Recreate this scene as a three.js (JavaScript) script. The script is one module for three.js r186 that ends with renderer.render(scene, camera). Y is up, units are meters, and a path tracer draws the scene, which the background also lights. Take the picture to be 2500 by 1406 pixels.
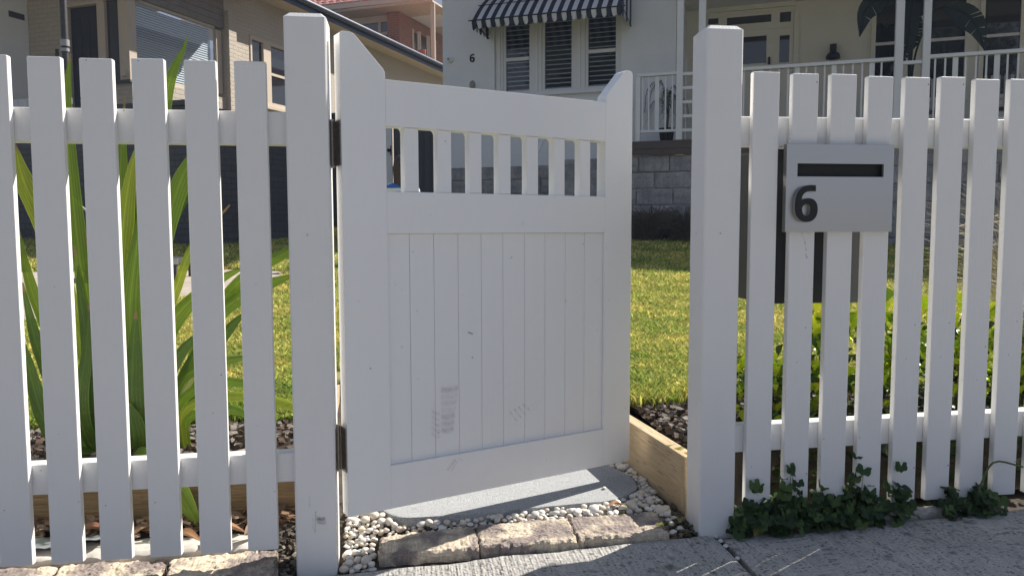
import * as THREE from 'three';
import { RoundedBoxGeometry } from 'three/addons/geometries/RoundedBoxGeometry.js';
import { mergeGeometries, mergeVertices } from 'three/addons/utils/BufferGeometryUtils.js';
import { ImprovedNoise } from 'three/addons/math/ImprovedNoise.js';
import { FontLoader } from 'three/addons/loaders/FontLoader.js';
import { TextGeometry } from 'three/addons/geometries/TextGeometry.js';
import { MarchingCubes } from 'three/addons/objects/MarchingCubes.js';

// ---------------------------------------------------------------- camera, sky, sun, exposure
const scene = new THREE.Scene();
const PW = 2500, PH = 1406, F = 1900;
const camera = new THREE.PerspectiveCamera(2 * Math.atan(PH / 2 / F) * 180 / Math.PI, PW / PH, 0.05, 900);
camera.position.set(-0.1418, 0.8673, 2.0358);
camera.rotation.order = 'YXZ';
camera.rotation.set(-4.3842 * Math.PI / 180, -8.1019 * Math.PI / 180, -0.1491 * Math.PI / 180);
camera.updateMatrixWorld(true);
scene.add(camera);

const SUN = new THREE.Vector3(0.6667, 0.643, -0.3772).normalize();
const sun = new THREE.DirectionalLight(new THREE.Color(1.0, 0.94, 0.85), 4.8);
sun.position.copy(SUN).multiplyScalar(60);
sun.castShadow = true;
sun.shadow.mapSize.set(4096, 4096);
Object.assign(sun.shadow.camera, { left: -30, right: 30, top: 30, bottom: -30, near: 1, far: 140 });
scene.add(sun, sun.target);

{ // clear sky, brighter and whiter towards the horizon and round the sun
  const w = 256, h = 128, d = new Float32Array(w * h * 4), K = 0.29;
  for (let j = 0; j < h; j++) for (let i = 0; i < w; i++) {
    const el = ((j + 0.5) / h - 0.5) * Math.PI, az = ((i + 0.5) / w - 0.5) * 2 * Math.PI;
    const v = new THREE.Vector3(Math.cos(el) * Math.cos(az), Math.sin(el), Math.cos(el) * Math.sin(az));
    const m = Math.max(0, v.y), hz = Math.pow(1 - m, 3.2), g = Math.max(0, v.dot(SUN));
    const glow = 0.55 * Math.pow(g, 6) + 0.9 * Math.pow(g, 60);
    let c = [0.36 + 0.52 * hz + glow, 0.48 + 0.42 * hz + glow * 0.97, 0.74 + 0.24 * hz + glow * 0.9];
    if (v.y < 0) c = [0.42, 0.42, 0.42];
    const k = (j * w + i) * 4;
    d[k] = c[0] * K; d[k + 1] = c[1] * K; d[k + 2] = c[2] * K; d[k + 3] = 1;
  }
  const t = new THREE.DataTexture(d, w, h, THREE.RGBAFormat, THREE.FloatType);
  t.mapping = THREE.EquirectangularReflectionMapping; t.magFilter = t.minFilter = THREE.LinearFilter; t.needsUpdate = true;
  scene.background = t; scene.environment = t;
}
const renderer = new THREE.WebGLRenderer({ antialias: true });
renderer.toneMapping = THREE.LinearToneMapping;
renderer.toneMappingExposure = 1.78;
renderer.shadowMap.enabled = true;

// ---------------------------------------------------------------- helpers
let seed = 12345;
const rnd = () => { seed |= 0; seed = seed + 0x6D2B79F5 | 0; let t = Math.imul(seed ^ seed >>> 15, 1 | seed); t = t + Math.imul(t ^ t >>> 7, 61 | t) ^ t; return ((t ^ t >>> 14) >>> 0) / 4294967296; };
const rr = (a, b) => a + (b - a) * rnd();
const IN = new ImprovedNoise();
const nz = (x, y = 0, z = 0) => IN.noise(x + 71.3, y + 33.7, z + 11.9);
const fbm = (x, y, z = 0) => nz(x, y, z) * 0.55 + nz(x * 2.1, y * 2.1, z + 5) * 0.28 + nz(x * 4.3, y * 4.3, z + 9) * 0.17;
const V = (x, y, z) => new THREE.Vector3(x, y, z);
const lerp = (a, b, t) => a + (b - a) * t;
const clamp = (x, a, b) => Math.min(b, Math.max(a, x));

const C0 = camera.position.clone(), RM = new THREE.Matrix4().extractRotation(camera.matrixWorld);
const ray = (px, py) => V((px - PW / 2) / F, -(py - PH / 2) / F, -1).applyMatrix4(RM);
const onPlane = (px, py, n, d) => { const r = ray(px, py); return C0.clone().addScaledVector(r, (d - n.dot(C0)) / n.dot(r)); };
const Zp = (px, py, z) => onPlane(px, py, V(0, 0, 1), z);
const Gp = (px, py, y) => onPlane(px, py, V(0, 1, 0), y);
const Lp = (px, py, up = 0) => onPlane(px, py, V(0, 1, 0.05), 0.14 + up);
const lawnY = (z) => 0.14 + 0.05 * -z;
const toPx = (v) => { const c = v.clone().sub(C0).applyMatrix4(RM.clone().transpose()); return [PW / 2 + F * c.x / -c.z, PH / 2 - F * c.y / -c.z, -c.z]; };
const pathY = (x, z) => -0.021 + 0.037 * x - 0.02 * z;

const names = {};
const numbered = (n) => { const k = names[n] = (names[n] ?? -1) + 1; return k ? `${n}_${String(k).padStart(3, '0')}` : n; };
function tag(o, label, category, group, kind) {
  o.userData.label = label;
  if (category) o.userData.category = category;
  if (group) o.userData.group = group;
  if (kind) o.userData.kind = kind;
  return o;
}
function shade(o) { o.traverse(m => { if (m.isMesh) { m.castShadow = true; m.receiveShadow = true; } }); return o; }
function thing(name, label, category, pos = [0, 0, 0], turn = 0, group) {
  const g = new THREE.Group(); g.name = numbered(name); g.position.set(...pos); g.rotation.y = turn; scene.add(g);
  return tag(g, label, category, group);
}
function part(parent, name, geo, mat, pos) {
  const m = new THREE.Mesh(geo, mat); m.name = name; if (pos) m.position.set(...pos); m.castShadow = m.receiveShadow = true; parent.add(m); return m;
}
function sub(parent, name, pos) { const g = new THREE.Group(); g.name = name; if (pos) g.position.set(...pos); parent.add(g); return g; }
function structure(name, geo, mat, label) {
  const m = part(scene, numbered(name), geo, mat); m.userData.kind = 'structure'; if (label) m.userData.label = label; return m;
}
// box-projected uv in metres
function triUV(g, ox = 0, oy = 0) {
  if (!g.attributes.normal) g.computeVertexNormals();
  const p = g.attributes.position, n = g.attributes.normal, uv = new Float32Array(p.count * 2);
  for (let i = 0; i < p.count; i++) {
    const ax = Math.abs(n.getX(i)), ay = Math.abs(n.getY(i)), az = Math.abs(n.getZ(i));
    let u, v;
    if (ay > ax && ay > az) { u = p.getX(i); v = p.getZ(i); } else if (ax > az) { u = p.getZ(i); v = p.getY(i); } else { u = p.getX(i); v = p.getY(i); }
    uv[2 * i] = u + ox; uv[2 * i + 1] = v + oy;
  }
  g.setAttribute('uv', new THREE.BufferAttribute(uv, 2)); return g;
}
const boxCache = {};
function boxGeo(w, h, d, r = 0.002, vary = true) {
  const q = vary ? Math.floor(rnd() * 5) : 0, key = [w.toFixed(4), h.toFixed(4), d.toFixed(4), r, q].join();
  if (!boxCache[key]) {
    const g = r > 0 ? new RoundedBoxGeometry(w, h, d, r > 0.006 ? 3 : 1, Math.min(r, w / 2.01, h / 2.01, d / 2.01)) : new THREE.BoxGeometry(w, h, d);
    boxCache[key] = triUV(g, q * 0.37 + w, q * 0.71);
  }
  return boxCache[key];
}
// box by its limits, in the parent's frame
const addBox = (parent, name, x0, x1, y0, y1, z0, z1, mat, r = 0.002) => part(parent, name, boxGeo(Math.abs(x1 - x0), Math.abs(y1 - y0), Math.abs(z1 - z0), r), mat, [(x0 + x1) / 2, (y0 + y1) / 2, (z0 + z1) / 2]);
const boxAt = (x0, x1, y0, y1, z0, z1) => triUV(new THREE.BoxGeometry(Math.abs(x1 - x0), Math.abs(y1 - y0), Math.abs(z1 - z0)).translate((x0 + x1) / 2, (y0 + y1) / 2, (z0 + z1) / 2));
const addMerged = (parent, name, geos, mat) => part(parent, name, mergeGeometries(geos.map(g => g.index ? g.toNonIndexed() : g)), mat);
// bar between two points
function barGeo(a, b, r, seg = 8) {
  const d = b.clone().sub(a), g = new THREE.CylinderGeometry(r, r, d.length(), seg);
  g.applyQuaternion(new THREE.Quaternion().setFromUnitVectors(V(0, 1, 0), d.clone().normalize())); g.translate((a.x + b.x) / 2, (a.y + b.y) / 2, (a.z + b.z) / 2); return g;
}
function gridGeo(nx, ny, fn) {
  const pos = [], idx = [], uv = [];
  for (let j = 0; j <= ny; j++) for (let i = 0; i <= nx; i++) { const p = fn(i / nx, j / ny); pos.push(p.x, p.y, p.z); uv.push(p.x, p.z); }
  for (let j = 0; j < ny; j++) for (let i = 0; i < nx; i++) { const a = j * (nx + 1) + i, b = a + 1, c = a + nx + 1, d = c + 1; idx.push(a, c, b, b, c, d); }
  const g = new THREE.BufferGeometry(); g.setAttribute('position', new THREE.Float32BufferAttribute(pos, 3)); g.setAttribute('uv', new THREE.Float32BufferAttribute(uv, 2)); g.setIndex(idx); g.computeVertexNormals(); return g;
}

// ---------------------------------------------------------------- textures and materials
const L2S = (c) => Math.round(255 * clamp(c <= 0.0031308 ? 12.92 * c : 1.055 * Math.pow(c, 1 / 2.4) - 0.055, 0, 1));
function tex(n, metres, fn, srgb = true, my) { // fn(u, v in 0..1) -> [r,g,b] linear when srgb, else a grey value
  const d = new Uint8Array(n * n * 4);
  for (let j = 0; j < n; j++) for (let i = 0; i < n; i++) {
    const c = fn((i + 0.5) / n, (j + 0.5) / n), k = (j * n + i) * 4;
    if (srgb) { d[k] = L2S(c[0]); d[k + 1] = L2S(c[1]); d[k + 2] = L2S(c[2]); } else d[k] = d[k + 1] = d[k + 2] = Math.round(255 * clamp(c, 0, 1));
    d[k + 3] = 255;
  }
  const t = new THREE.DataTexture(d, n, n); t.wrapS = t.wrapT = THREE.RepeatWrapping; t.magFilter = THREE.LinearFilter; t.minFilter = THREE.LinearMipmapLinearFilter; t.generateMipmaps = true;
  if (srgb) t.colorSpace = THREE.SRGBColorSpace;
  t.repeat.set(1 / metres, 1 / (my ?? metres)); t.needsUpdate = true; return t;
}
// noise that tiles over 0..1
const tn = (u, v, s, z = 0) => { const a = u * 2 * Math.PI, b = v * 2 * Math.PI, r = s / (2 * Math.PI); return nz(Math.cos(a) * r + z, Math.sin(a) * r + 13 * z, Math.cos(b) * r * 1.0 + 7) * 0.5 + nz(Math.cos(b) * r + 3 + z, Math.sin(b) * r, Math.sin(a) * r + 21 * z) * 0.5; };
const mix3 = (a, b, t) => [lerp(a[0], b[0], t), lerp(a[1], b[1], t), lerp(a[2], b[2], t)];
const std = (o) => new THREE.MeshStandardMaterial(o);
const rgb = (r, g, b) => new THREE.Color().setRGB(r, g, b);

// painted timber: faint brush grain, fine dirt specks
const speck = []; for (let i = 0; i < 46; i++) speck.push([rnd(), rnd(), rr(0.0009, 0.0024), rr(0.1, 0.6), rr(0, 3), rr(1, 3)]);
const paintMap = tex(1024, 1.1, (u, v) => {
  let k = 0.79 + 0.018 * tn(u, v, 5) + 0.012 * tn(u, v, 60, 2) + 0.010 * tn(u, v * 0.15, 160, 3);
  let c = [k, k * 0.99, k * 0.975];
  for (const s of speck) { const dx = (u - s[0]), dy = (v - s[1]); if (Math.abs(dx) < 0.008 && Math.abs(dy) < 0.008) { const cs = Math.cos(s[4]), sn = Math.sin(s[4]), a = dx * cs + dy * sn, b = (-dx * sn + dy * cs) * s[5]; if (a * a + b * b < s[2] * s[2]) c = mix3(c, [0.06, 0.05, 0.045], s[3] + 0.3); } }
  return c;
});
const paintBump = tex(512, 0.55, (u, v) => 0.5 + 0.25 * tn(u, v * 0.12, 120, 4) + 0.2 * tn(u, v, 24, 5), false);
const M = {};
M.paint = std({ map: paintMap, bumpMap: paintBump, bumpScale: 0.0008, roughness: 0.46 });
M.gatePaint = std({ color: rgb(1.0, 1.0, 1.0), map: tex(1024, 1.1, (u, v) => { const k = 0.87 + 0.015 * tn(u, v, 5, 3) + 0.012 * tn(u, v, 60, 4); let c = [k, k * 0.995, k * 0.985]; for (const s of speck) { const dx = u - s[1], dy = v - s[0]; if (dx * dx + dy * dy < s[2] * s[2] * 0.6) c = mix3(c, [0.06, 0.05, 0.045], s[3] + 0.2); } return c; }), bumpMap: paintBump, bumpScale: 0.0005, roughness: 0.4 });
const plainMap = (rgbv, amp, s, metres, n = 256, hue = [1, 1, 1]) => tex(n, metres, (u, v) => { const k = 1 + amp * (tn(u, v, s) + 0.6 * tn(u, v, s * 5, 3) + 0.4 * tn(u, v, s * 16, 6)); return [rgbv[0] * (1 + (k - 1) * hue[0]), rgbv[1] * (1 + (k - 1) * hue[1]), rgbv[2] * (1 + (k - 1) * hue[2])]; });
M.steel = new THREE.MeshPhysicalMaterial({ color: rgb(0.50, 0.495, 0.48), metalness: 1, roughness: 0.30, anisotropy: 0.7, anisotropyRotation: 0, bumpMap: tex(256, 0.12, (u, v) => 0.5 + 0.4 * tn(u * 0.05, v, 220, 2), false), bumpScale: 0.00005 });
M.hinge = std({ map: plainMap([0.34, 0.31, 0.28], 0.5, 10, 0.1), metalness: 0.85, roughness: 0.38 });
M.pin = std({ color: rgb(0.5, 0.48, 0.45), metalness: 0.9, roughness: 0.35 });
M.black = std({ color: rgb(0.010, 0.0105, 0.012), roughness: 0.65 });
M.darkBox = std({ map: plainMap([0.055, 0.058, 0.062], 0.15, 12, 0.4), roughness: 0.55 });
M.alu = std({ color: rgb(0.35, 0.35, 0.35), metalness: 0.7, roughness: 0.45 });
// concrete path, brushed along the depth
const concMap = tex(1024, 1.2, (u, v) => {
  const st = tn(u, v * 0.06, 190, 2) + 0.6 * tn(u, v * 0.12, 90, 5), bl = tn(u, v, 5, 1) + 0.5 * tn(u, v, 18, 8), gr = tn(u, v, 260, 4);
  let k = 0.37 + 0.11 * st + 0.11 * bl + 0.19 * gr; const d = tn(u, v, 40, 9); if (d > 0.2) k *= 1 - 1.6 * (d - 0.2); const pit = tn(u, v, 150, 12); if (pit > 0.26) k *= 0.5;
  return [k, k * 0.965, k * 0.905];
});
M.concrete = std({ map: concMap, roughness: 0.92, bumpMap: tex(1024, 1.2, (u, v) => 0.5 + 0.33 * tn(u, v * 0.06, 190, 2) + 0.25 * tn(u, v, 200, 4), false), bumpScale: 0.010 });
M.drive = std({ map: plainMap([0.42, 0.36, 0.30], 0.35, 10, 1.6, 512), roughness: 0.95 });
// sandstone edging: cream where broken, brown-grey crust elsewhere
const stoneMap = tex(512, 0.5, (u, v) => {
  const a = tn(u, v, 6, 1) + 0.5 * tn(u, v, 16, 2), g = tn(u, v, 120, 4), h = tn(u, v, 45, 6);
  let c = mix3([0.25, 0.205, 0.185], [0.56, 0.475, 0.36], clamp(a * 3.4 + 0.42, 0, 1));
  const k = 1 + 0.55 * g + 0.3 * h; return [c[0] * k, c[1] * k, c[2] * k];
});
M.sandstone = std({ map: stoneMap, roughness: 0.95, bumpMap: tex(512, 0.5, (u, v) => 0.5 + 0.35 * tn(u, v, 70, 4) + 0.2 * tn(u, v, 24, 6), false), bumpScale: 0.007 });
// grey granite slab, speckled
M.granite = std({ map: tex(512, 0.25, (u, v) => { const g = tn(u, v, 210, 1), h = tn(u, v, 90, 2); let k = 0.36 + 0.22 * h; if (g > 0.2) k *= 0.5; if (g < -0.24) k *= 1.35; return [k * 0.97, k, k * 1.02]; }), roughness: 0.8, bumpMap: tex(256, 0.1, (u, v) => 0.5 + 0.4 * tn(u, v, 80, 3), false), bumpScale: 0.001 });
// treated pine sleepers
const woodTex = (base, dark) => tex(512, 0.9, (u, v) => {
  const g = tn(u * 0.10, v, 120, 2), w = tn(u * 0.25, v, 34, 4) + 0.4 * tn(u, v, 8, 3); let c = mix3(base, dark, clamp(0.35 + 0.7 * g + 0.35 * w, 0, 1));
  const ck = tn(u * 0.12, v, 150, 7); if (ck > 0.38) c = mix3(c, [0.05, 0.035, 0.02], 0.55); return c;
}, true, 0.45);
M.pine = std({ map: woodTex([0.58, 0.445, 0.275], [0.41, 0.295, 0.17]), roughness: 0.85, bumpMap: tex(256, 0.9, (u, v) => 0.5 + 0.45 * tn(u * 0.1, v, 110, 2), false, 0.45), bumpScale: 0.004 });
M.pineOld = std({ map: woodTex([0.26, 0.185, 0.10], [0.13, 0.085, 0.045]), roughness: 0.9, bumpMap: M.pine.bumpMap, bumpScale: 0.005 });
M.soil = std({ map: plainMap([0.055, 0.042, 0.03], 0.9, 14, 0.6, 256), roughness: 1 });
M.lawnBase = std({ map: plainMap([0.20, 0.185, 0.075], 0.9, 16, 1.3, 512, [1, 1, 0.8]), roughness: 1 });
const leafM = (r, g, b, tr = 0.4, ro = 0.45) => new THREE.MeshPhysicalMaterial({ color: rgb(r, g, b), roughness: ro, transmission: tr, thickness: 0, specularIntensity: 0.35, side: THREE.DoubleSide });

// ---------------------------------------------------------------- ground, path, lawn
{
  const g = new THREE.PlaneGeometry(700, 700, 1, 1).rotateX(-Math.PI / 2).translate(0, -0.16, -100);
  structure('ground', triUV(g), std({ map: plainMap([0.12, 0.115, 0.10], 0.4, 12, 3), roughness: 1 }));
}
const edgeZ = (x) => 0.005 + (x > 0.7 ? 0.012 + 0.012 * (x - 0.7) : 0) + (x > -0.33 && x < 0.7 ? lerp(0.004, -0.018, (x + 0.33) / 1.03) : 0) + (x < -0.33 ? 0.06 : 0) + 0.012 * nz(x * 9, 2) + 0.006 * nz(x * 31, 4);
function pathSlab(x0, x1, name) {
  const top = gridGeo(Math.round((x1 - x0) * 40), 60, (a, b) => { const x = lerp(x0, x1, a), z0 = edgeZ(x), z = b < 0.5 ? lerp(z0, 0.6, b * 2) : lerp(0.6, 3.2, (b - 0.5) * 2); const e = Math.min(a * (x1 - x0), (1 - a) * (x1 - x0), (z - z0) * 1.5), rd = e < 0.012 ? -0.008 * Math.pow(1 - e / 0.012, 2) : 0; return V(x, pathY(x, z) + rd + 0.0025 * fbm(x * 6, z * 6), z); });
  const side = gridGeo(Math.round((x1 - x0) * 40), 2, (a, b) => { const x = lerp(x0, x1, a), z = edgeZ(x); return V(x, pathY(x, z) - 0.0078 - b * 0.09 + 0.0025 * fbm(x * 6, z * 6), z - 0.004 * b); });
  const sideL = gridGeo(2, 30, (a, b) => V(x0, pathY(x0, lerp(edgeZ(x0), 3.2, b)) - 0.0078 - (1 - a) * 0.09, lerp(edgeZ(x0), 3.2, b)));
  const sideR = gridGeo(2, 30, (a, b) => V(x1, pathY(x1, lerp(edgeZ(x1), 3.2, b)) - 0.0078 - a * 0.09, lerp(edgeZ(x1), 3.2, b)));
  return structure(name, mergeGeometries([top, side, sideL, sideR]), M.concrete);
}
pathSlab(-4.2, 0.722, 'footpath'); pathSlab(0.738, 4.5, 'footpath');
structure('roadside_verge', gridGeo(30, 10, (a, b) => V(lerp(-8, 8, a), -0.085 - 0.03 * b, lerp(3.2, 6.2, b))), M.lawnBase);
structure('road', gridGeo(4, 4, (a, b) => V(lerp(-40, 40, a), -0.14, lerp(6.2, 14, b))), std({ map: plainMap([0.13, 0.128, 0.125], 0.4, 30, 1), roughness: 0.95 }));
// soil between the path and the beds, and under the pebbles
const bedY = (x, z) => { const t = clamp((-z - 0.05) / 0.17, 0, 1); return lerp(pathY(x, 0) - 0.010, 0.010, t) + 0.004 * nz(x * 20, z * 20); };
structure('soil_strip', gridGeo(120, 26, (a, b) => { const x = lerp(-3.2, 3.4, a), z = lerp(0.10, -0.40, b); return V(x, bedY(x, z) - 0.004 - (z > 0.0 ? 0.03 * z / 0.1 : 0), z); }), M.soil);
structure('soil_strip', gridGeo(20, 30, (a, b) => { const x = lerp(-0.47, 0.74, a), z = lerp(-0.40, -1.6, b); return V(x, 0.0085 + 0.10 * clamp((-z - 0.9) / 0.7, 0, 1) + 0.004 * nz(x * 20, z * 20), z); }), M.soil);
// raised beds and lawn
const bedTop = 0.165;
structure('garden_bed', gridGeo(60, 20, (a, b) => { const x = lerp(-3.2, -0.47, a), z = lerp(-0.345, -0.95, b); return V(x, bedTop + 0.010 * fbm(x * 7, z * 7), z); }), M.soil, 'mulched bed behind the fence beside strap-leaved plant');
structure('garden_bed', gridGeo(60, 20, (a, b) => { const x = lerp(0.745, 3.4, a), z = lerp(-0.10, -0.95, b), k = clamp((-z - 0.10) / 0.26, 0, 1), e = x < 0.95 ? 1 : 0; return V(x, lerp(pathY(x, 0) + 0.004, bedTop - 0.005, k * k * (3 - 2 * k)) + 0.010 * fbm(x * 7, z * 7), z); }), M.soil, 'mulched bed behind the fence below the mailbox shrubs');
const lawnFront = (x) => x < -0.45 ? -0.80 - 0.04 * nz(x * 5) : (x > 0.72 ? -0.86 - 0.10 * clamp((x - 0.72) / 0.8, 0, 1) - 0.03 * nz(x * 6) : -1.6);
structure('lawn', gridGeo(150, 60, (a, b) => { const x = lerp(-14, 14, a), z = lerp(-0.78, -24, Math.pow(b, 2)); const zz = (x > -0.47 && x < 0.745 && z > -1.55) ? -1.55 : z; return V(x, lawnY(zz) + 0.006 * fbm(x * 2, zz * 2) - 0.004, zz); }), M.lawnBase);

// ---------------------------------------------------------------- picket fences
const PT = 0.0215; // picket thickness
function pickets(root, o, xs, top, bot) {
  xs.forEach((x) => { const t = top + rr(-0.002, 0.002), b = bot(x); addBox(root, 'picket', x - o.x, x + 0.076 - o.x, b - o.y, t - o.y, -PT, 0, M.paint, 0.003); });
}
function postGeo(w, h, ch) {
  const s = w / 2, rings = [[s, 0], [s, h], [s - ch, h + ch * 0.95]], pos = [], idx = []; const r = 0.004;
  const corner = (q) => [[q - r, q], [q, q - r], [q, -q + r], [q - r, -q], [-q + r, -q], [-q, -q + r], [-q, q - r], [-q + r, q]];
  rings.forEach(([q, y]) => corner(q).forEach(([x, z]) => pos.push(x, y, z)));
  for (let k = 0; k < 2; k++) for (let i = 0; i < 8; i++) { const a = k * 8 + i, b = k * 8 + (i + 1) % 8; idx.push(a, a + 8, b, b, a + 8, b + 8); }
  for (let i = 1; i < 7; i++) idx.push(16, 16 + i + 1, 16 + i);
  let g = new THREE.BufferGeometry(); g.setAttribute('position', new THREE.Float32BufferAttribute(pos, 3)); g.setIndex(idx);
  g = g.toNonIndexed(); g.computeVertexNormals();
  // outward orientation check
  const p = g.attributes.position, n = g.attributes.normal; let sgn = 0; for (let i = 0; i < p.count; i += 3) sgn += p.getX(i) * n.getX(i) + p.getZ(i) * n.getZ(i);
  if (sgn < 0) { for (let i = 0; i < p.count; i += 3) { const a = [p.getX(i + 1), p.getY(i + 1), p.getZ(i + 1)]; p.setXYZ(i + 1, p.getX(i + 2), p.getY(i + 2), p.getZ(i + 2)); p.setXYZ(i + 2, ...a); } g.computeVertexNormals(); }
  return triUV(g, w * 3, 0.2);
}
const RAILB = -0.066;
const fenceL = { x: -1.0, y: -0.05 };
const fl = thing('picket_fence', 'white picket fence with spiky strap leaves poking between the pickets, left of the hinges', 'fence', [fenceL.x, fenceL.y, 0]);
fl.userData.label = 'white picket fence and hinge post with long strap leaves behind its pickets';
pickets(fl, fenceL, [-1.3785, -1.2600, -1.1410, -1.0221, -0.9052, -0.7863, -0.6646, -0.5459], 1.2803, x => 0.0373 + 0.00614 * x);
addBox(fl, 'rail', -1.8 - fenceL.x, -0.4249 - fenceL.x, 1.0805 - fenceL.y, 1.1630 - fenceL.y, RAILB, -PT - 0.0006, M.paint, 0.003);
{
  const m = addBox(fl, 'rail', -1.8 - fenceL.x, -0.4249 - fenceL.x, 0.2020 - fenceL.y, 0.2795 - fenceL.y, RAILB, -PT - 0.0006, M.paint, 0.003);
  m.rotation.z = 0.006;
}
const postL = part(fl, 'post', postGeo(0.104, 1.394 + 0.12, 0.012), M.paint, [-0.3725 - fenceL.x, -0.12 - fenceL.y, -0.050]);
const fenceR = { x: 1.1, y: -0.05 };
const fr = thing('picket_fence', 'white picket fence carrying the steel mailbox, with weeds along its foot', 'fence', [fenceR.x, fenceR.y, 0]);
pickets(fr, fenceR, [0.8135, 0.9276, 1.0408, 1.1512, 1.2630, 1.3718, 1.4806, 1.5900, 1.6995, 1.809, 1.918, 2.027, 2.136, 2.245, 2.354, 2.463, 2.572, 2.681, 2.79], 1.2886, x => 0.0494 + 0.01334 * x);
addBox(fr, 'rail', 0.7824 - fenceR.x, 2.9 - fenceR.x, 1.0985 - fenceR.y, 1.1790 - fenceR.y, RAILB, -PT - 0.0006, M.paint, 0.003).rotation.z = 0.006;
addBox(fr, 'rail', 0.7824 - fenceR.x, 2.9 - fenceR.x, 0.2419 - fenceR.y, 0.3194 - fenceR.y, RAILB, -PT - 0.0006, M.paint, 0.003).rotation.z = 0.011;
part(fr, 'post', postGeo(0.104, 1.400 + 0.12, 0.012), M.paint, [0.7300 - fenceR.x, -0.12 - fenceR.y, -0.050]);

// ---------------------------------------------------------------- gate (open inwards)
const GA = 23.233 * Math.PI / 180, GX = -0.2903, GZ = -0.03, GT = 0.045, GB = 0.099;
const gate = thing('garden_gate', 'white timber gate with slatted window and horned stiles standing ajar', 'gate', [GX, 0, GZ], GA);
function extr(parent, name, pts, depth, zFront, bev, mat) { // outline in (t, y), front face at zFront
  const s = new THREE.Shape(); pts.forEach(([x, y], i) => i ? s.lineTo(x, y) : s.moveTo(x, y)); s.closePath();
  const g = new THREE.ExtrudeGeometry(s, { depth: depth - 2 * bev, bevelEnabled: true, bevelThickness: bev, bevelSize: bev, bevelOffset: -bev, bevelSegments: 2, curveSegments: 6 });
  g.translate(0, 0, zFront - depth + bev); return part(parent, name, triUV(g, pts[0][0] * 2.3 + 0.3, 0.4), mat);
}
extr(gate, 'stile', [[0.0, GB], [0.1225, GB], [0.1225, 1.268], [0.1215, 1.279], [0.1165, 1.287], [0.046, 1.360], [0.037, 1.368], [0.026, 1.371], [0.006, 1.371], [0.0, 1.366]], GT, 0, 0.0007, M.gatePaint);
extr(gate, 'stile', [[0.8595, GB], [0.9665, GB], [0.9665, 1.357], [0.962, 1.363], [0.954, 1.3655], [0.940, 1.3655], [0.931, 1.361], [0.868, 1.289], [0.861, 1.279], [0.8595, 1.268]], GT, 0, 0.0007, M.gatePaint);
extr(gate, 'top_rail', [[0.1228, 1.1391], [0.8592, 1.1391], [0.8592, 1.2601], [0.1228, 1.2601]], GT - 0.001, -0.0003, 0.0006, M.gatePaint);
extr(gate, 'middle_rail', [[0.1228, 0.8538], [0.8592, 0.8538], [0.8592, 0.9662], [0.1228, 0.9662]], GT - 0.001, -0.0003, 0.0006, M.gatePaint);
extr(gate, 'bottom_rail', [[0.1228, GB], [0.8592, GB], [0.8592, 0.2188], [0.1228, 0.2188]], GT - 0.001, -0.0003, 0.0006, M.gatePaint);
for (const [a, b] of [[0.1776, 0.2196], [0.277, 0.3196], [0.3768, 0.4162], [0.4719, 0.5137], [0.5696, 0.61], [0.6666, 0.707], [0.7643, 0.8046]])
  extr(gate, 'slat', [[a, 0.9664], [b, 0.9664], [b, 1.1389], [a, 1.1389]], 0.030, -0.006, 0.0025, M.gatePaint);
{ // routed corner fillets at the slot heads, set in the rail's rebate
  const g = [0.1229, 0.1776, 0.2196, 0.277, 0.3196, 0.3768, 0.4162, 0.4719, 0.5137, 0.5696, 0.61, 0.6666, 0.707, 0.7643, 0.8046, 0.8592], gs = [];
  for (let i = 0; i < 16; i += 2) { const x = g[i + 1], s = new THREE.Shape(); s.moveTo(x + 0.001, 1.1395); s.lineTo(x - 0.012, 1.1395); s.quadraticCurveTo(x - 0.0015, 1.1375, x + 0.0005, 1.126); s.closePath(); gs.push(new THREE.ExtrudeGeometry(s, { depth: 0.024, bevelEnabled: false, curveSegments: 5 }).translate(0, 0, -0.035)); }
  gs.forEach(q => part(gate, 'corner_fillet', triUV(q), M.gatePaint));
}
{
  const e = [0.1226, 0.1909, 0.2644, 0.3406, 0.4155, 0.4889, 0.5634, 0.6374, 0.7124, 0.7866, 0.8594];
  for (let i = 0; i < 10; i++) extr(gate, 'board', [[e[i] + 0.0004, 0.219], [e[i + 1] - 0.0004, 0.219], [e[i + 1] - 0.0004, 0.8536], [e[i] + 0.0004, 0.8536]], 0.020, -0.0105 - rr(0, 0.0004), 0.0019, M.gatePaint);
}
function hinge(y0, y1) {
  const h = sub(gate, 'hinge', [0, (y0 + y1) / 2, -GT]), hh = (y1 - y0);
  // gate leaf on the hanging edge of the gate, post leaf turned back onto the post
  part(h, 'leaf', boxGeo(0.0025, hh, 0.040, 0.0008), M.hinge, [-0.0018, 0, 0.022]);
  const pl = part(h, 'leaf', boxGeo(0.0025, hh, 0.040, 0.0008), M.hinge, [-0.0225, 0, 0.020]); pl.rotation.y = -GA;
  const n = 5, kh = hh / n;
  for (let i = 0; i < n; i++) part(h, 'knuckle', new THREE.CylinderGeometry(0.0068, 0.0068, kh - 0.0012, 14), M.hinge, [-0.0095, -hh / 2 + kh * (i + 0.5), -0.001]);
  part(h, 'pin', new THREE.CylinderGeometry(0.0042, 0.0042, hh + 0.008, 10), M.pin, [-0.0095, 0, -0.001]);
}
hinge(1.030, 1.148); hinge(0.219, 0.340);
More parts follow.
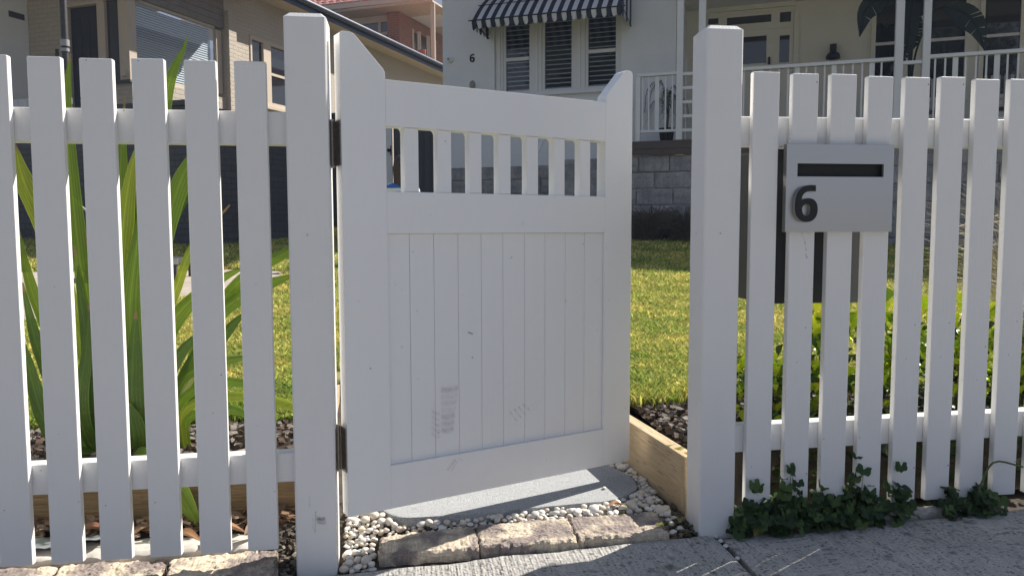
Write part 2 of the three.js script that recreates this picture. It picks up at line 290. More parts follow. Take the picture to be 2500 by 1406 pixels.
// rubber scuffs left by feet and bags: alpha-mapped marks on the paint
function scuff(parent, name, w, h, pos, strokes, alpha = 0.5, n = 128) {
  const d = new Uint8Array(n * n * 4);
  for (let j = 0; j < n; j++) for (let i = 0; i < n; i++) {
    const u = i / n, v = j / n; let a = 0;
    for (const [x0, y0, x1, y1, r, s] of strokes) { const dx = x1 - x0, dy = y1 - y0, t = clamp(((u - x0) * dx + (v - y0) * dy) / (dx * dx + dy * dy), 0, 1), e = Math.hypot(u - x0 - t * dx, v - y0 - t * dy + 0.02 * Math.sin(t * 3)); a = Math.max(a, s * clamp(1.3 - e / r, 0, 1)); }
    a *= clamp(0.7 + 0.5 * nz(u * 14, v * 14, w * 50) + 0.4 * nz(u * 5, v * 40, w * 90), 0, 1); const k = (j * n + i) * 4; d[k] = d[k + 1] = d[k + 2] = 255 * clamp(a * alpha, 0, 1); d[k + 3] = 255;
  }
  const t = new THREE.DataTexture(d, n, n); t.magFilter = THREE.LinearFilter; t.needsUpdate = true;
  const m = part(parent, name, new THREE.PlaneGeometry(w, h), std({ color: rgb(0.06, 0.055, 0.05), roughness: 0.8, alphaMap: t, transparent: true }), pos); return m;
}
const gT = (px, py, dz = 0) => { const n = V(Math.sin(GA), 0, Math.cos(GA)), p = onPlane(px, py, n, n.dot(V(GX, 0, GZ)) + dz), g = V(Math.cos(GA), 0, -Math.sin(GA)); return [p.clone().sub(V(GX, 0, GZ)).dot(g), p.y]; };
{
  const a = gT(1085, 1005, -0.0105); const st = []; for (let i = 0; i < 7; i++) st.push([0.42, 0.92 - i * 0.13, 0.95 - 0.03 * i, 0.93 - i * 0.13, 0.06, rr(0.3, 0.8)]); for (let i = 0; i < 5; i++) st.push([0.05, 0.55 - i * 0.11, 0.3, 0.47 - i * 0.11, 0.035, 0.5]);
  scuff(gate, 'scuff_mark', 0.088, 0.150, [a[0], a[1], -0.0095], st, 0.30);
  const b = gT(1283, 1003, -0.0105); const s2 = []; for (let i = 0; i < 4; i++) s2.push([0.02 + i * 0.13, 0.55 - i * 0.02 + 0.1 * i, 0.22 + i * 0.13, 0.15 + 0.12 * i, 0.02, 0.8]); for (let i = 0; i < 4; i++) s2.push([0.6 + i * 0.1, 0.62 + 0.08 * i, 0.66 + i * 0.1, 0.42 + 0.1 * i, 0.014, 0.6]);
  scuff(gate, 'scuff_mark', 0.115, 0.075, [b[0], b[1], -0.0095], s2, 0.45);
  const c = gT(1148, 813, -0.0105); scuff(gate, 'scuff_mark', 0.02, 0.014, [c[0], c[1], -0.0095], [[0.15, 0.7, 0.8, 0.3, 0.12, 1]], 0.9, 48);
  const e = gT(1110, 1128); scuff(gate, 'scuff_mark', 0.06, 0.05, [e[0], e[1] - 0.004, 0.0009], [[0.1, 0.2, 0.5, 0.7, 0.06, 0.6], [0.3, 0.1, 0.6, 0.6, 0.05, 0.5], [0.7, 0.8, 0.9, 0.6, 0.04, 0.4]], 0.35, 64);
  const f = Zp(772, 1265, 0.002); scuff(fl, 'scuff_mark', 0.05, 0.13, [f.x - fenceL.x, f.y - fenceL.y, 0.0032], [[0.5, 0.5, 0.9, 0.47, 0.05, 0.9], [0.55, 0.42, 0.95, 0.4, 0.03, 0.7], [0.4, 0.2, 0.45, 0.62, 0.03, 0.7], [0.15, 0.75, 0.18, 0.95, 0.03, 0.5], [0.3, 0.3, 0.3, 0.5, 0.02, 0.6]], 0.55, 96);
  const gq = Zp(1965, 590, 0.0005); scuff(fr, 'scuff_mark', 0.07, 0.09, [gq.x - fenceR.x + 0.012, gq.y - fenceR.y - 0.01, 0.0011], [[0.2, 0.95, 0.35, 0.55, 0.02, 0.7], [0.35, 0.6, 0.4, 0.35, 0.02, 0.8], [0.1, 0.9, 0.9, 0.95, 0.015, 0.5], [0.5, 0.85, 0.6, 0.6, 0.012, 0.4], [0.4, 0.2, 0.45, 0.12, 0.03, 0.8]], 0.7, 96);
}

// ---------------------------------------------------------------- mailbox
const font = await new FontLoader().loadAsync('fonts/droid/droid_sans_bold.typeface.json');
function textGeo(s, h, depth) { const g = new TextGeometry(s, { font, size: h, depth, curveSegments: 10, bevelEnabled: false }); g.computeBoundingBox(); const b = g.boundingBox; const sc = h / (b.max.y - b.min.y); g.translate(-(b.min.x + b.max.x) / 2, -(b.min.y + b.max.y) / 2, 0); g.scale(sc, sc, 1); return g; }
{
  const mb = thing('mailbox', 'brushed steel mailbox with a letter slot and black number 6 on the fence', 'mailbox', [1.064, 0.855, 0]);
  const o = V(1.064, 0.855, 0), zF = 0.020;
  const s = new THREE.Shape(); const X0 = 0.9045 - o.x, X1 = 1.2225 - o.x, Y0 = 0, Y1 = 0.2408;
  s.moveTo(X0, Y0); s.lineTo(X1, Y0); s.lineTo(X1, Y1); s.lineTo(X0, Y1); s.closePath();
  const hl = new THREE.Path(); hl.moveTo(0.9365 - o.x, 1.0072 - o.y); hl.lineTo(0.9365 - o.x, 1.0424 - o.y); hl.lineTo(1.1921 - o.x, 1.0424 - o.y); hl.lineTo(1.1921 - o.x, 1.0072 - o.y); hl.closePath(); s.holes.push(hl);
  part(mb, 'front_panel', triUV(new THREE.ExtrudeGeometry(s, { depth: 0.002, bevelEnabled: true, bevelThickness: 0.0008, bevelSize: 0.0008, bevelOffset: -0.0008, bevelSegments: 2 }).translate(0, 0, zF - 0.0028)), M.steel);
  // folded return edges of the face tray
  addBox(mb, 'edge_return', X0 + 0.0003, X0 + 0.0018, Y0 + 0.001, Y1 - 0.001, 0.0006, zF - 0.003, M.steel, 0); addBox(mb, 'edge_return', X1 - 0.0018, X1 - 0.0003, Y0 + 0.001, Y1 - 0.001, 0.0006, zF - 0.003, M.steel, 0);
  addBox(mb, 'edge_return', X0 + 0.002, X1 - 0.002, Y1 - 0.0018, Y1 - 0.0003, 0.0006, zF - 0.003, M.steel, 0); addBox(mb, 'edge_return', X0 + 0.002, X1 - 0.002, Y0 + 0.0003, Y0 + 0.0018, 0.0006, zF - 0.003, M.steel, 0);
  addBox(mb, 'slot_flap', 0.930 - o.x, 1.198 - o.x, 1.000 - o.y, 1.050 - o.y, 0.0008, 0.0035, M.black, 0.0005);
  addBox(mb, 'box_body', 0.905 - o.x, 1.222 - o.x, 0.648 - o.y, 1.093 - o.y, -0.30, RAILB - 0.002, M.darkBox, 0.004);
  const nx = 0.9575 - o.x, ny = 0.9326 - o.y;
  part(mb, 'number_6', triUV(textGeo('6', 0.101, 0.012)), M.alu, [nx, ny, zF + 0.0005]);
  part(mb, 'number_6', triUV(textGeo('6', 0.1008, 0.0014)), M.black, [nx, ny, zF + 0.0128]);
}

// ---------------------------------------------------------------- stone edging, slab
function roughBlock(quad, y, thick, nx, nzv, amp, sd) { // quad: four [x, z] corners: back-left, back-right, front-right, front-left
  const P = (a, b) => { const bl = quad[0], br = quad[1], fR = quad[2], fL = quad[3]; return [lerp(lerp(bl[0], br[0], a), lerp(fL[0], fR[0], a), b), lerp(lerp(bl[1], br[1], a), lerp(fL[1], fR[1], a), b)]; };
  const rim = (a, b) => { const e = Math.min(a, 1 - a, b * 0.6, (1 - b) * 0.6); return e < 0.02 ? Math.pow(1 - e / 0.02, 2) : 0; };
  const off = (a, b) => [0.006 * nz(a * 9 + sd, b * 4, 3) + 0.004 * nz(a * 30 + sd, b * 10, 5), 0.010 * nz(a * 7, b * 3 + sd, 8) + 0.005 * nz(a * 28, b * 9 + sd, 9)];
  const yy = (x, z, a, b) => (typeof y === 'function' ? y(x, z) : y) + amp * fbm(x * 22 + sd, z * 30) + amp * 0.6 * nz(x * 90, z * 90, sd) - 0.006 * rim(a, b) - 0.006 * Math.max(0, nz(x * 34 + sd, z * 34, 4) - 0.15) * 4 * clamp(b * 2 - 0.9, 0, 1);
  const top = gridGeo(nx, nzv, (a, b) => { const [x, z] = P(a, b), o = off(a, b); return V(x + o[0], yy(x, z, a, b), z + o[1]); });
  const skirt = (fn, n) => gridGeo(n, 4, (a, b) => { const [s, t] = fn(a), [x, z] = P(s, t), o = off(s, t), q = 1 - 0.0 * b; return V(x + o[0] + 0.004 * b * nz(x * 60, b * 5, sd), lerp(yy(x, z, s, t), (typeof y === 'function' ? y(x, z) : y) - thick, b), z + o[1] * q + 0.006 * b * nz(x * 40 + sd, z * 40, b * 4)); });
  const g = mergeGeometries([top, skirt(a => [a, 1], nx), skirt(a => [1 - a, 0], nx), skirt(a => [1, 1 - a], nzv), skirt(a => [0, a], nzv)]);
  return triUV(g, sd * 0.17, sd * 0.31);
}
const Pp = (px, py, up) => onPlane(px, py, V(-0.037, 1, 0.02), -0.021 + up);
const qd = (...l) => l.map(([x, y]) => { const p = Pp(x, y, 0.023); return [p.x, p.z]; });
const blocks = [
  [qd([925, 1309], [1160, 1282], [1171, 1337], [926, 1354]), (x, z) => pathY(x, z) + 0.022, 'sandstone paver beside the pebble-filled corner at the hinge post'],
  [qd([1162, 1281], [1385, 1263], [1411, 1316], [1173, 1336]), (x, z) => pathY(x, z) + 0.024, 'sandstone paver between two others in the gate threshold'],
  [qd([1386, 1262], [1606, 1246], [1632, 1297], [1413, 1315]), (x, z) => pathY(x, z) + 0.022, 'sandstone paver at the mailbox end of the gate threshold'],
  [[[-1.62, -0.105], [-1.048, -0.095], [-1.035, 0.058], [-1.60, 0.058]], -0.012, 'sandstone edging block farthest from the gate under the strap-leaf fence'],
  [[[-1.036, -0.095], [-0.772, -0.088], [-0.752, 0.062], [-1.024, 0.060]], -0.010, 'sandstone edging block between two others under the strap-leaf fence'],
  [[[-0.760, -0.088], [-0.487, -0.100], [-0.468, 0.050], [-0.740, 0.062]], -0.006, 'sandstone edging block nearest the hinge post under the fence pickets'],
];
blocks.forEach(([q, y, label], i) => {
  const cx = (q[0][0] + q[2][0]) / 2, cz = (q[0][1] + q[2][1]) / 2;
  const yv = typeof y === 'function' ? y(cx, cz) : y, g = roughBlock(q, y, i < 3 ? 0.05 : 0.06, 56, 28, i < 3 ? 0.0055 : 0.009, i * 3.7 + 1).translate(-cx, -yv + 0.05, -cz);
  const m = part(scene, numbered('sandstone_block'), g, M.sandstone, [cx, yv - 0.05, cz]); tag(m, label, 'paver', 'sandstone edging blocks');
});
{ // pale mortar strip behind the left edging
  const g = roughBlock([[-1.30, -0.215], [-0.555, -0.205], [-0.545, -0.098], [-1.30, -0.106]], 0.006, 0.04, 50, 10, 0.004, 31);
  tag(part(scene, 'mortar_strip', g, std({ map: plainMap([0.52, 0.49, 0.45], 0.3, 14, 0.5), roughness: 0.95 })), 'pale concrete haunch along the foot of the strap-leaf fence', 'concrete');
  const g2 = roughBlock([[1.03, -0.02], [1.62, -0.02], [1.60, 0.020], [1.05, 0.016]], (x) => pathY(x, 0) + 0.016, 0.05, 60, 8, 0.006, 37);
  tag(part(scene, numbered('mortar_strip'), g2, std({ map: plainMap([0.40, 0.37, 0.34], 0.4, 14, 0.5), roughness: 0.95 })), 'rough grey concrete haunch beyond the weeds under the mailbox fence', 'concrete');
}
{ // granite slab with a rounded end under the gate
  const out = [[-0.13, -0.180], [0.0, -0.180], [0.10, -0.186], [0.20, -0.200], [0.293, -0.210], [0.40, -0.222], [0.462, -0.226], [0.515, -0.246], [0.553, -0.276], [0.592, -0.318], [0.610, -0.368], [0.612, -0.43], [0.600, -0.50], [0.56, -0.58], [0.48, -0.64], [0.36, -0.67], [0.0, -0.69], [-0.20, -0.62], [-0.235, -0.5], [-0.235, -0.35], [-0.205, -0.25], [-0.17, -0.20]];
  const cv = new THREE.CatmullRomCurve3(out.map(([x, z]) => V(x, 0, z)), true, 'catmullrom', 0.4).getPoints(150).slice(0, -1);
  const top = 0.034, pos = [], idx = [], n = cv.length; const c = V(0.2, 0, -0.42);
  const ringDefs = [[0.985, top], [1.0, top - 0.001], [1.0, top - 0.004], [1.006, top - 0.022], [1.0, top - 0.042]];
  ringDefs.forEach(([s, y], r) => cv.forEach((p, i) => { const j = r > 1 ? 0.004 * nz(i * 0.5, r * 2) + 0.003 * nz(i * 1.7, r * 3) : 0.0015 * nz(i * 1.3, 7); const d = p.clone().sub(c); const L = d.length(); d.multiplyScalar(((r === 0 ? (L - 0.006) / L : s) + j / L)); pos.push(c.x + d.x, y + (r > 1 ? 0.002 * nz(i * 0.9, r) : 0), c.z + d.z); }));
  for (let r = 0; r < 4; r++) for (let i = 0; i < n; i++) { const a = r * n + i, b = r * n + (i + 1) % n; idx.push(a, b, a + n, b, b + n, a + n); }
  pos.push(c.x, top, c.z); for (let i = 0; i < n; i++) idx.push(5 * n, (i + 1) % n, i);
  let g = new THREE.BufferGeometry(); g.setAttribute('position', new THREE.Float32BufferAttribute(pos, 3)); g.setIndex(idx); g = g.toNonIndexed(); g.computeVertexNormals();
  g.translate(-0.2, 0, 0.42); tag(part(scene, 'stepping_slab', triUV(g), M.granite, [0.2, 0, -0.42]), 'grey granite stepping slab with rounded end beneath the open gate', 'paving slab');
}
// ---------------------------------------------------------------- pebbles
{
  const bed = structure('pebble_bed', gridGeo(24, 30, (a, b) => { const x = lerp(-0.318, 0.676, a), z = lerp(0.03 - 0.05 * a, -0.86, b); return V(x, bedY(x, z) - 0.001, z); }), M.soil, 'bed of white river pebbles round the gate threshold');
  const geos = []; for (let k = 0; k < 7; k++) { let g = new THREE.IcosahedronGeometry(1, 3); const sx = rr(0.85, 1.35), sy = rr(0.58, 0.8), sz = rr(0.8, 1.0); const p = g.attributes.position; for (let i = 0; i < p.count; i++) { const v = V(p.getX(i), p.getY(i), p.getZ(i)); const d = 1 + 0.16 * nz(v.x * 1.1 + k * 9, v.y * 1.1, v.z * 1.1) + 0.05 * nz(v.x * 2.6, v.y * 2.6 + k * 5, v.z * 2.6); p.setXYZ(i, v.x * d * sx, v.y * d * sy, v.z * d * sz); } g = mergeVertices(g.deleteAttribute('uv').deleteAttribute('normal')); g.computeVertexNormals(); geos.push(triUV(g)); }
  const pm = plainMap([0.92, 0.92, 0.92], 0.12, 7, 1.5); const mats = [[0.74, 0.70, 0.63], [0.70, 0.66, 0.60], [0.78, 0.75, 0.70], [0.62, 0.57, 0.50], [0.66, 0.57, 0.44], [0.70, 0.62, 0.52]].map(c => std({ color: rgb(...c), map: pm, roughness: 0.62 }));
  const dark = std({ color: rgb(0.06, 0.055, 0.055), roughness: 0.6, map: pm });
  const list = []; const cell = {}; const hit = (x, z, r, y) => { const ci = Math.floor(x / 0.03), cj = Math.floor(z / 0.03); for (let i = -1; i <= 1; i++) for (let j = -1; j <= 1; j++) for (const q of cell[(ci + i) + '_' + (cj + j)] || []) { const d = Math.hypot(q.x - x, q.z - z); if (d < (q.r + r) * 0.80 && Math.abs(q.y - y) < 0.011) return true; } return false; };
  const b0 = blocks[0][0], b2 = blocks[2][0]; const inQuad = (x, z) => { const k = clamp((x - b0[0][0]) / (b2[1][0] - b0[0][0]), 0, 1); return x > b0[0][0] - 0.008 && x < b2[1][0] && z > lerp(b0[0][1], b2[1][1], k) - 0.004 && z < 0.06; };
  const slabD = (x, z) => { if (x > -0.24 && x < 0.5 && z < lerp(-0.175, -0.222, clamp((x + 0.1) / 0.55, 0, 1)) - (x < -0.1 ? (-0.1 - x) * 0.5 : 0) && z > -0.69) return true; return Math.hypot((x - 0.40) / 0.222, (z + 0.44) / 0.225) < 1; };
  for (let t = 0; t < 60000; t++) {
    const x = rr(-0.312, 0.668), layer = t < 42000 ? 0 : 1; let z = rr(edgeZ(x) - 0.006, -0.82);
    
    const r = (0.0052 + 0.0075 * Math.pow(rnd(), 1.3)) * (rnd() < 0.10 ? 1.4 : 1); if (x > 0.66 - r) continue;
    if (x < -0.318 + r * 1.2) continue;
    const big = r; if (inQuad(x - big * 0.4, z) || inQuad(x + big * 0.4, z) || inQuad(x, z - big * 0.2) || inQuad(x, z + big)) continue;
    if (slabD(x, z + big * 0.3) || slabD(x, z) || slabD(x - big, z)) continue;
    if (x > 0.36 && z > -0.10 && x < 0.665 && rnd() < 0.8) continue;   // leaf litter instead of stones by the far post
    const y = bedY(x, z) + r * 0.5 + (layer ? 0.011 : 0);
    if (hit(x, z, r, y)) continue; const q = { x, y, z, r }; (cell[Math.floor(x / 0.03) + '_' + Math.floor(z / 0.03)] ||= []).push(q); list.push(q);
  }
  list.forEach(q => { q.px = toPx(V(q.x, q.y, q.z)); q.seen = (q.z > -0.2 || q.x > 0.5 ? 1 : 0.2) * F * q.r / q.px[2]; });
  list.sort((a, b) => b.seen - a.seen);
  const im = geos.map(() => []); const dummy = new THREE.Object3D();
  list.forEach((q, i) => {
    const k = Math.floor(rnd() * 7), rot = [rr(-0.35, 0.35), rr(0, 6.28), rr(-0.35, 0.35)], s = q.r * rr(0.95, 1.2), mt = rnd() < 0.012 ? dark : mats[Math.floor(Math.pow(rnd(), 1.4) * 6)];
    if (i < 300) { const m = part(bed, i ? `pebble_${String(i).padStart(3, '0')}` : 'pebble', geos[k], mt, [q.x, q.y, q.z]); m.rotation.set(...rot); m.scale.setScalar(s); } else { dummy.position.set(q.x, q.y, q.z); dummy.rotation.set(...rot); dummy.scale.setScalar(s); dummy.updateMatrix(); im[k].push([dummy.matrix.clone(), mt.color]); }
  });
  const fill = sub(bed, 'loose_pebbles'); fill.userData.kind = 'stuff';
  im.forEach((l, k) => { if (!l.length) return; const m = new THREE.InstancedMesh(geos[k], std({ map: pm, roughness: 0.62 }), l.length); m.name = 'loose_pebbles'; m.userData.kind = 'stuff'; l.forEach(([mx, c], i) => { m.setMatrixAt(i, mx); m.setColorAt(i, c); }); fill.add(m); });
  const lone = (x, z, y, r, label, name = 'pebble') => { const m = part(scene, numbered('loose_pebble'), geos[1], mats[0], [x, y + r * 0.6, z]); m.scale.setScalar(r); m.rotation.y = 1.1; tag(m, label, 'pebble'); return m; };
  const p1 = Gp(1475, 1193, 0.036); lone(p1.x, p1.z, 0.0345, 0.0065, 'single white pebble lying on the granite slab');
  [[1766, 1318, 0.008], [1776, 1330, 0.008], [1803, 1358, 0.007], [1752, 1308, 0.007]].forEach(([x, y, r], i) => { const p = Gp(x, y, 0.0); const m = lone(0.730, p.z, pathY(0.73, p.z) - 0.013, r, 'white pebble stuck in the joint between footpath slabs'); m.userData.group = 'pebbles in the footpath joint'; });
}
// ---------------------------------------------------------------- sleepers
function sleeper(label, x0, x1, y0, y1, z0, z1, mat, ry = 0) {
  const cx = (x0 + x1) / 2, cz = (z0 + z1) / 2; const t = thing('timber_sleeper', label, 'timber edging', [cx, y0, cz], ry, 'timber bed edging');
  const w = x1 - x0, d = z1 - z0, h = y1 - y0; let g;
  if (d > w) { g = new RoundedBoxGeometry(d, h, w, 2, 0.005); triUV(g, cx, cz); g.rotateY(Math.PI / 2); } else { g = new RoundedBoxGeometry(w, h, d, 2, 0.005); triUV(g, cx, cz); }
  part(t, 'sleeper_board', g, mat, [0, h / 2, 0]); return t;
}
sleeper('pale treated pine sleeper running back from the mailbox fence post', 0.694, 0.742, -0.02, 0.186, -1.62, -0.14, M.pine, 0.095).position.x = 0.640;
sleeper('weathered brown sleeper behind the strap-leaf fence pickets', -3.0, -0.425, -0.02, 0.176, -0.345, -0.295, M.pineOld);
sleeper('brown sleeper running back beside the gate hinge post', -0.475, -0.425, -0.02, 0.185, -1.65, -0.350, M.pine);
// ---------------------------------------------------------------- house frame: the houses stand turned against the street fence
const HB = 27.5 * Math.PI / 180, HU = V(Math.cos(HB), 0, Math.sin(HB)), HW = V(Math.sin(HB), 0, -Math.cos(HB));
const HO = C0.clone().addScaledVector(ray(1600, 343), 12.4); HO.y = 0;
const onW = (px, py, w) => { const p = onPlane(px, py, HW, HW.dot(HO) + w); return [p.clone().sub(HO).dot(HU), p.y]; };          // -> [u, y]
const onU = (px, py, u) => { const p = onPlane(px, py, HU, HU.dot(HO) + u); return [p.clone().sub(HO).dot(HW), p.y]; };          // -> [w, y]
const houseGroup = (name, label) => thing(name, label, 'house', [HO.x, 0, HO.z], -HB);
const hb = (p, n, u0, u1, y0, y1, w0, w1, m, r = 0.004) => addBox(p, n, u0, u1, y0, y1, -w1, -w0, m, r);       // box in house coordinates (w runs into the plot)
const hm = (u0, u1, y0, y1, w0, w1) => boxAt(u0, u1, y0, y1, -w1, -w0);

M.render = std({ map: plainMap([0.77, 0.78, 0.79], 0.05, 8, 2.2, 256), roughness: 0.85, bumpMap: tex(256, 0.6, (u, v) => 0.5 + 0.4 * tn(u, v, 40, 3), false), bumpScale: 0.003 });
M.trim = std({ map: plainMap([0.74, 0.74, 0.74], 0.04, 8, 1), roughness: 0.55 });
M.porchWall = std({ map: plainMap([0.78, 0.75, 0.67], 0.05, 8, 2), roughness: 0.9 });
M.glass = new THREE.MeshPhysicalMaterial({ color: rgb(0.92, 0.95, 0.97), roughness: 0.02, transmission: 1, thickness: 0, ior: 1.5 });
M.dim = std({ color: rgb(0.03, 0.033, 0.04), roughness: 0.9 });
M.darkGlass = new THREE.MeshPhysicalMaterial({ color: rgb(0.02, 0.022, 0.028), roughness: 0.04, clearcoat: 1, clearcoatRoughness: 0.02 });
M.deckBoard = std({ map: woodTex([0.13, 0.10, 0.085], [0.07, 0.055, 0.05]), roughness: 0.8 });
const baseStone = tex(256, 1.4, (u, v) => { const a = tn(u, v, 8, 1) + 0.6 * tn(u, v, 30, 3), g = tn(u, v, 90, 5); let c = mix3([0.27, 0.265, 0.27], [0.42, 0.40, 0.38], clamp(0.5 + a * 1.5, 0, 1)); const k = 1 + 0.4 * g; return [c[0] * k, c[1] * k, c[2] * k]; });
M.baseStone = std({ map: baseStone, roughness: 0.95, bumpMap: tex(256, 0.7, (u, v) => 0.5 + 0.4 * tn(u, v, 30, 4) + 0.2 * tn(u, v, 80, 6), false), bumpScale: 0.02 });
M.navy = std({ map: plainMap([0.022, 0.028, 0.05], 0.2, 14, 0.6), roughness: 0.8, side: THREE.DoubleSide });
M.canvasWhite = std({ map: plainMap([0.66, 0.67, 0.69], 0.06, 14, 0.6), roughness: 0.85, side: THREE.DoubleSide });

const h6 = houseGroup('house', 'white rendered house with striped awning, shuttered windows and raised veranda');
{ // front wing with an opening for the triple window
  const W1 = 1.0, uL = -4.145, uR = 0.175, oL = onW(1207, 200, W1)[0], oR = onW(1516, 200, W1)[0], yS = 3.26, yH = 4.92, T = 0.28, yB = 2.0, yT = 6.1;
  addMerged(h6, 'wall', [hm(uL, oL, yB, yT, W1, W1 + T), hm(oR, uR, yB, yT, W1, W1 + T), hm(oL, oR, yB, yS, W1, W1 + T), hm(oL, oR, yH, yT, W1, W1 + T), hm(uL, uL + T, yB, yT, W1 + T, 10), hm(uR - T, uR, yB, yT, W1 + T, 2.4)], M.render);
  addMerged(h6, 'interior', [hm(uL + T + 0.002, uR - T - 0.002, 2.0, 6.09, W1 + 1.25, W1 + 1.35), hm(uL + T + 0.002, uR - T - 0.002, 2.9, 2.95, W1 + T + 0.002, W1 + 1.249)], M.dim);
  // window surround: jambs, mullions, sill
  const g = [[1236, 1293], [1331, 1396], [1437, 1504]].map(a => a.map(x => onW(x, 150, W1 + 0.1)[0]));
  hb(h6, 'sill', oL - 0.04, oR + 0.04, yS - 0.02, yS + 0.05, W1 - 0.07, W1 + 0.14, M.trim);
  [[oL + 0.003, g[0][0] - 0.05], [g[0][1] + 0.05, g[1][0] - 0.05], [g[1][1] + 0.05, g[2][0] - 0.05], [g[2][1] + 0.05, oR - 0.003]].forEach(([a, b]) => {
    hb(h6, 'mullion', a, b, yS + 0.052, yH - 0.003, W1 + 0.05, W1 + 0.2, M.trim);
    if (b - a > 0.14) hb(h6, 'mullion_bead', (a + b) / 2 - 0.03, (a + b) / 2 + 0.03, yS + 0.055, yH - 0.01, W1 + 0.025, W1 + 0.0495, M.trim);
  });
  g.forEach(([a, b], i) => {
    const win = sub(h6, 'window', [(a + b) / 2, yS + 0.05, -(W1 + 0.1)]); const hw = (b - a) / 2, H = yH - yS - 0.055;
    const y0 = 0.06, y1 = H - 0.06, meet = i === 1 ? null : (i === 0 ? 0.63 : 0.66);
    const fb = (n, x0, x1, ya, yb, d = 0.035, off = 0) => addBox(win, n, x0, x1, ya, yb, -d / 2 + off, d / 2 + off, M.trim, 0.003);
    fb('frame', -hw - 0.05, -hw, 0.001, H - 0.001); fb('frame', hw, hw + 0.05, 0.001, H - 0.001); fb('frame', -hw + 0.0005, hw - 0.0005, 0.001, y0); fb('frame', -hw + 0.0005, hw - 0.0005, y1, H - 0.001);
    if (meet) fb('meeting_rail', -hw + 0.0005, hw - 0.0005, meet - 0.03, meet + 0.03, 0.05, 0.01);
    const panes = meet ? [[y0, meet - 0.03, -0.004], [meet + 0.03, y1, 0.006]] : [[y0, y1, 0]];
    panes.forEach(([ya, yb, z]) => part(win, 'pane', boxGeo(2 * hw, yb - ya, 0.001, 0), M.glass, [0, (ya + yb) / 2, z]));
    const n = Math.floor((y1 - y0) / 0.083), lg = boxGeo(2 * hw - 0.01, 0.010, 0.078, 0.003, false);
    for (let k = 0; k <= n; k++) { const yy = y0 + 0.03 + k * 0.083; if (yy > y1) continue; const l = part(win, 'louvre', lg, M.trim, [0, yy, -0.075]); l.rotation.x = 0.30; }
  });
  // eaves and porch roof (mostly above the picture) that shade the front
  const roofM = std({ map: plainMap([0.20, 0.10, 0.07], 0.3, 12, 1.5), roughness: 0.9 });
  const rf = addMerged(h6, 'roof', [hm(uL - 0.45, uR + 0.3, 6.1, 6.25, W1 - 0.5, 12), hm(uR + 0.31, 9.2, 4.93, 5.05, -0.25, 3.2)], roofM);
  part(h6, 'roof_slope', gridGeo(2, 2, (a, b) => V(lerp(uL - 0.45, uR + 0.3, a), lerp(6.26, 8.6, b), lerp(0.5, -4.6, b))), roofM); part(h6, 'roof_slope', gridGeo(2, 2, (a, b) => V(lerp(uR + 0.31, 9.2, a), lerp(5.06, 7.0, b), lerp(0.25, -4.2, b))), roofM);
  addMerged(h6, 'gutter', [hm(uR + 0.32, 9.2, 4.80, 4.928, -0.30, -0.251)], M.trim);
}
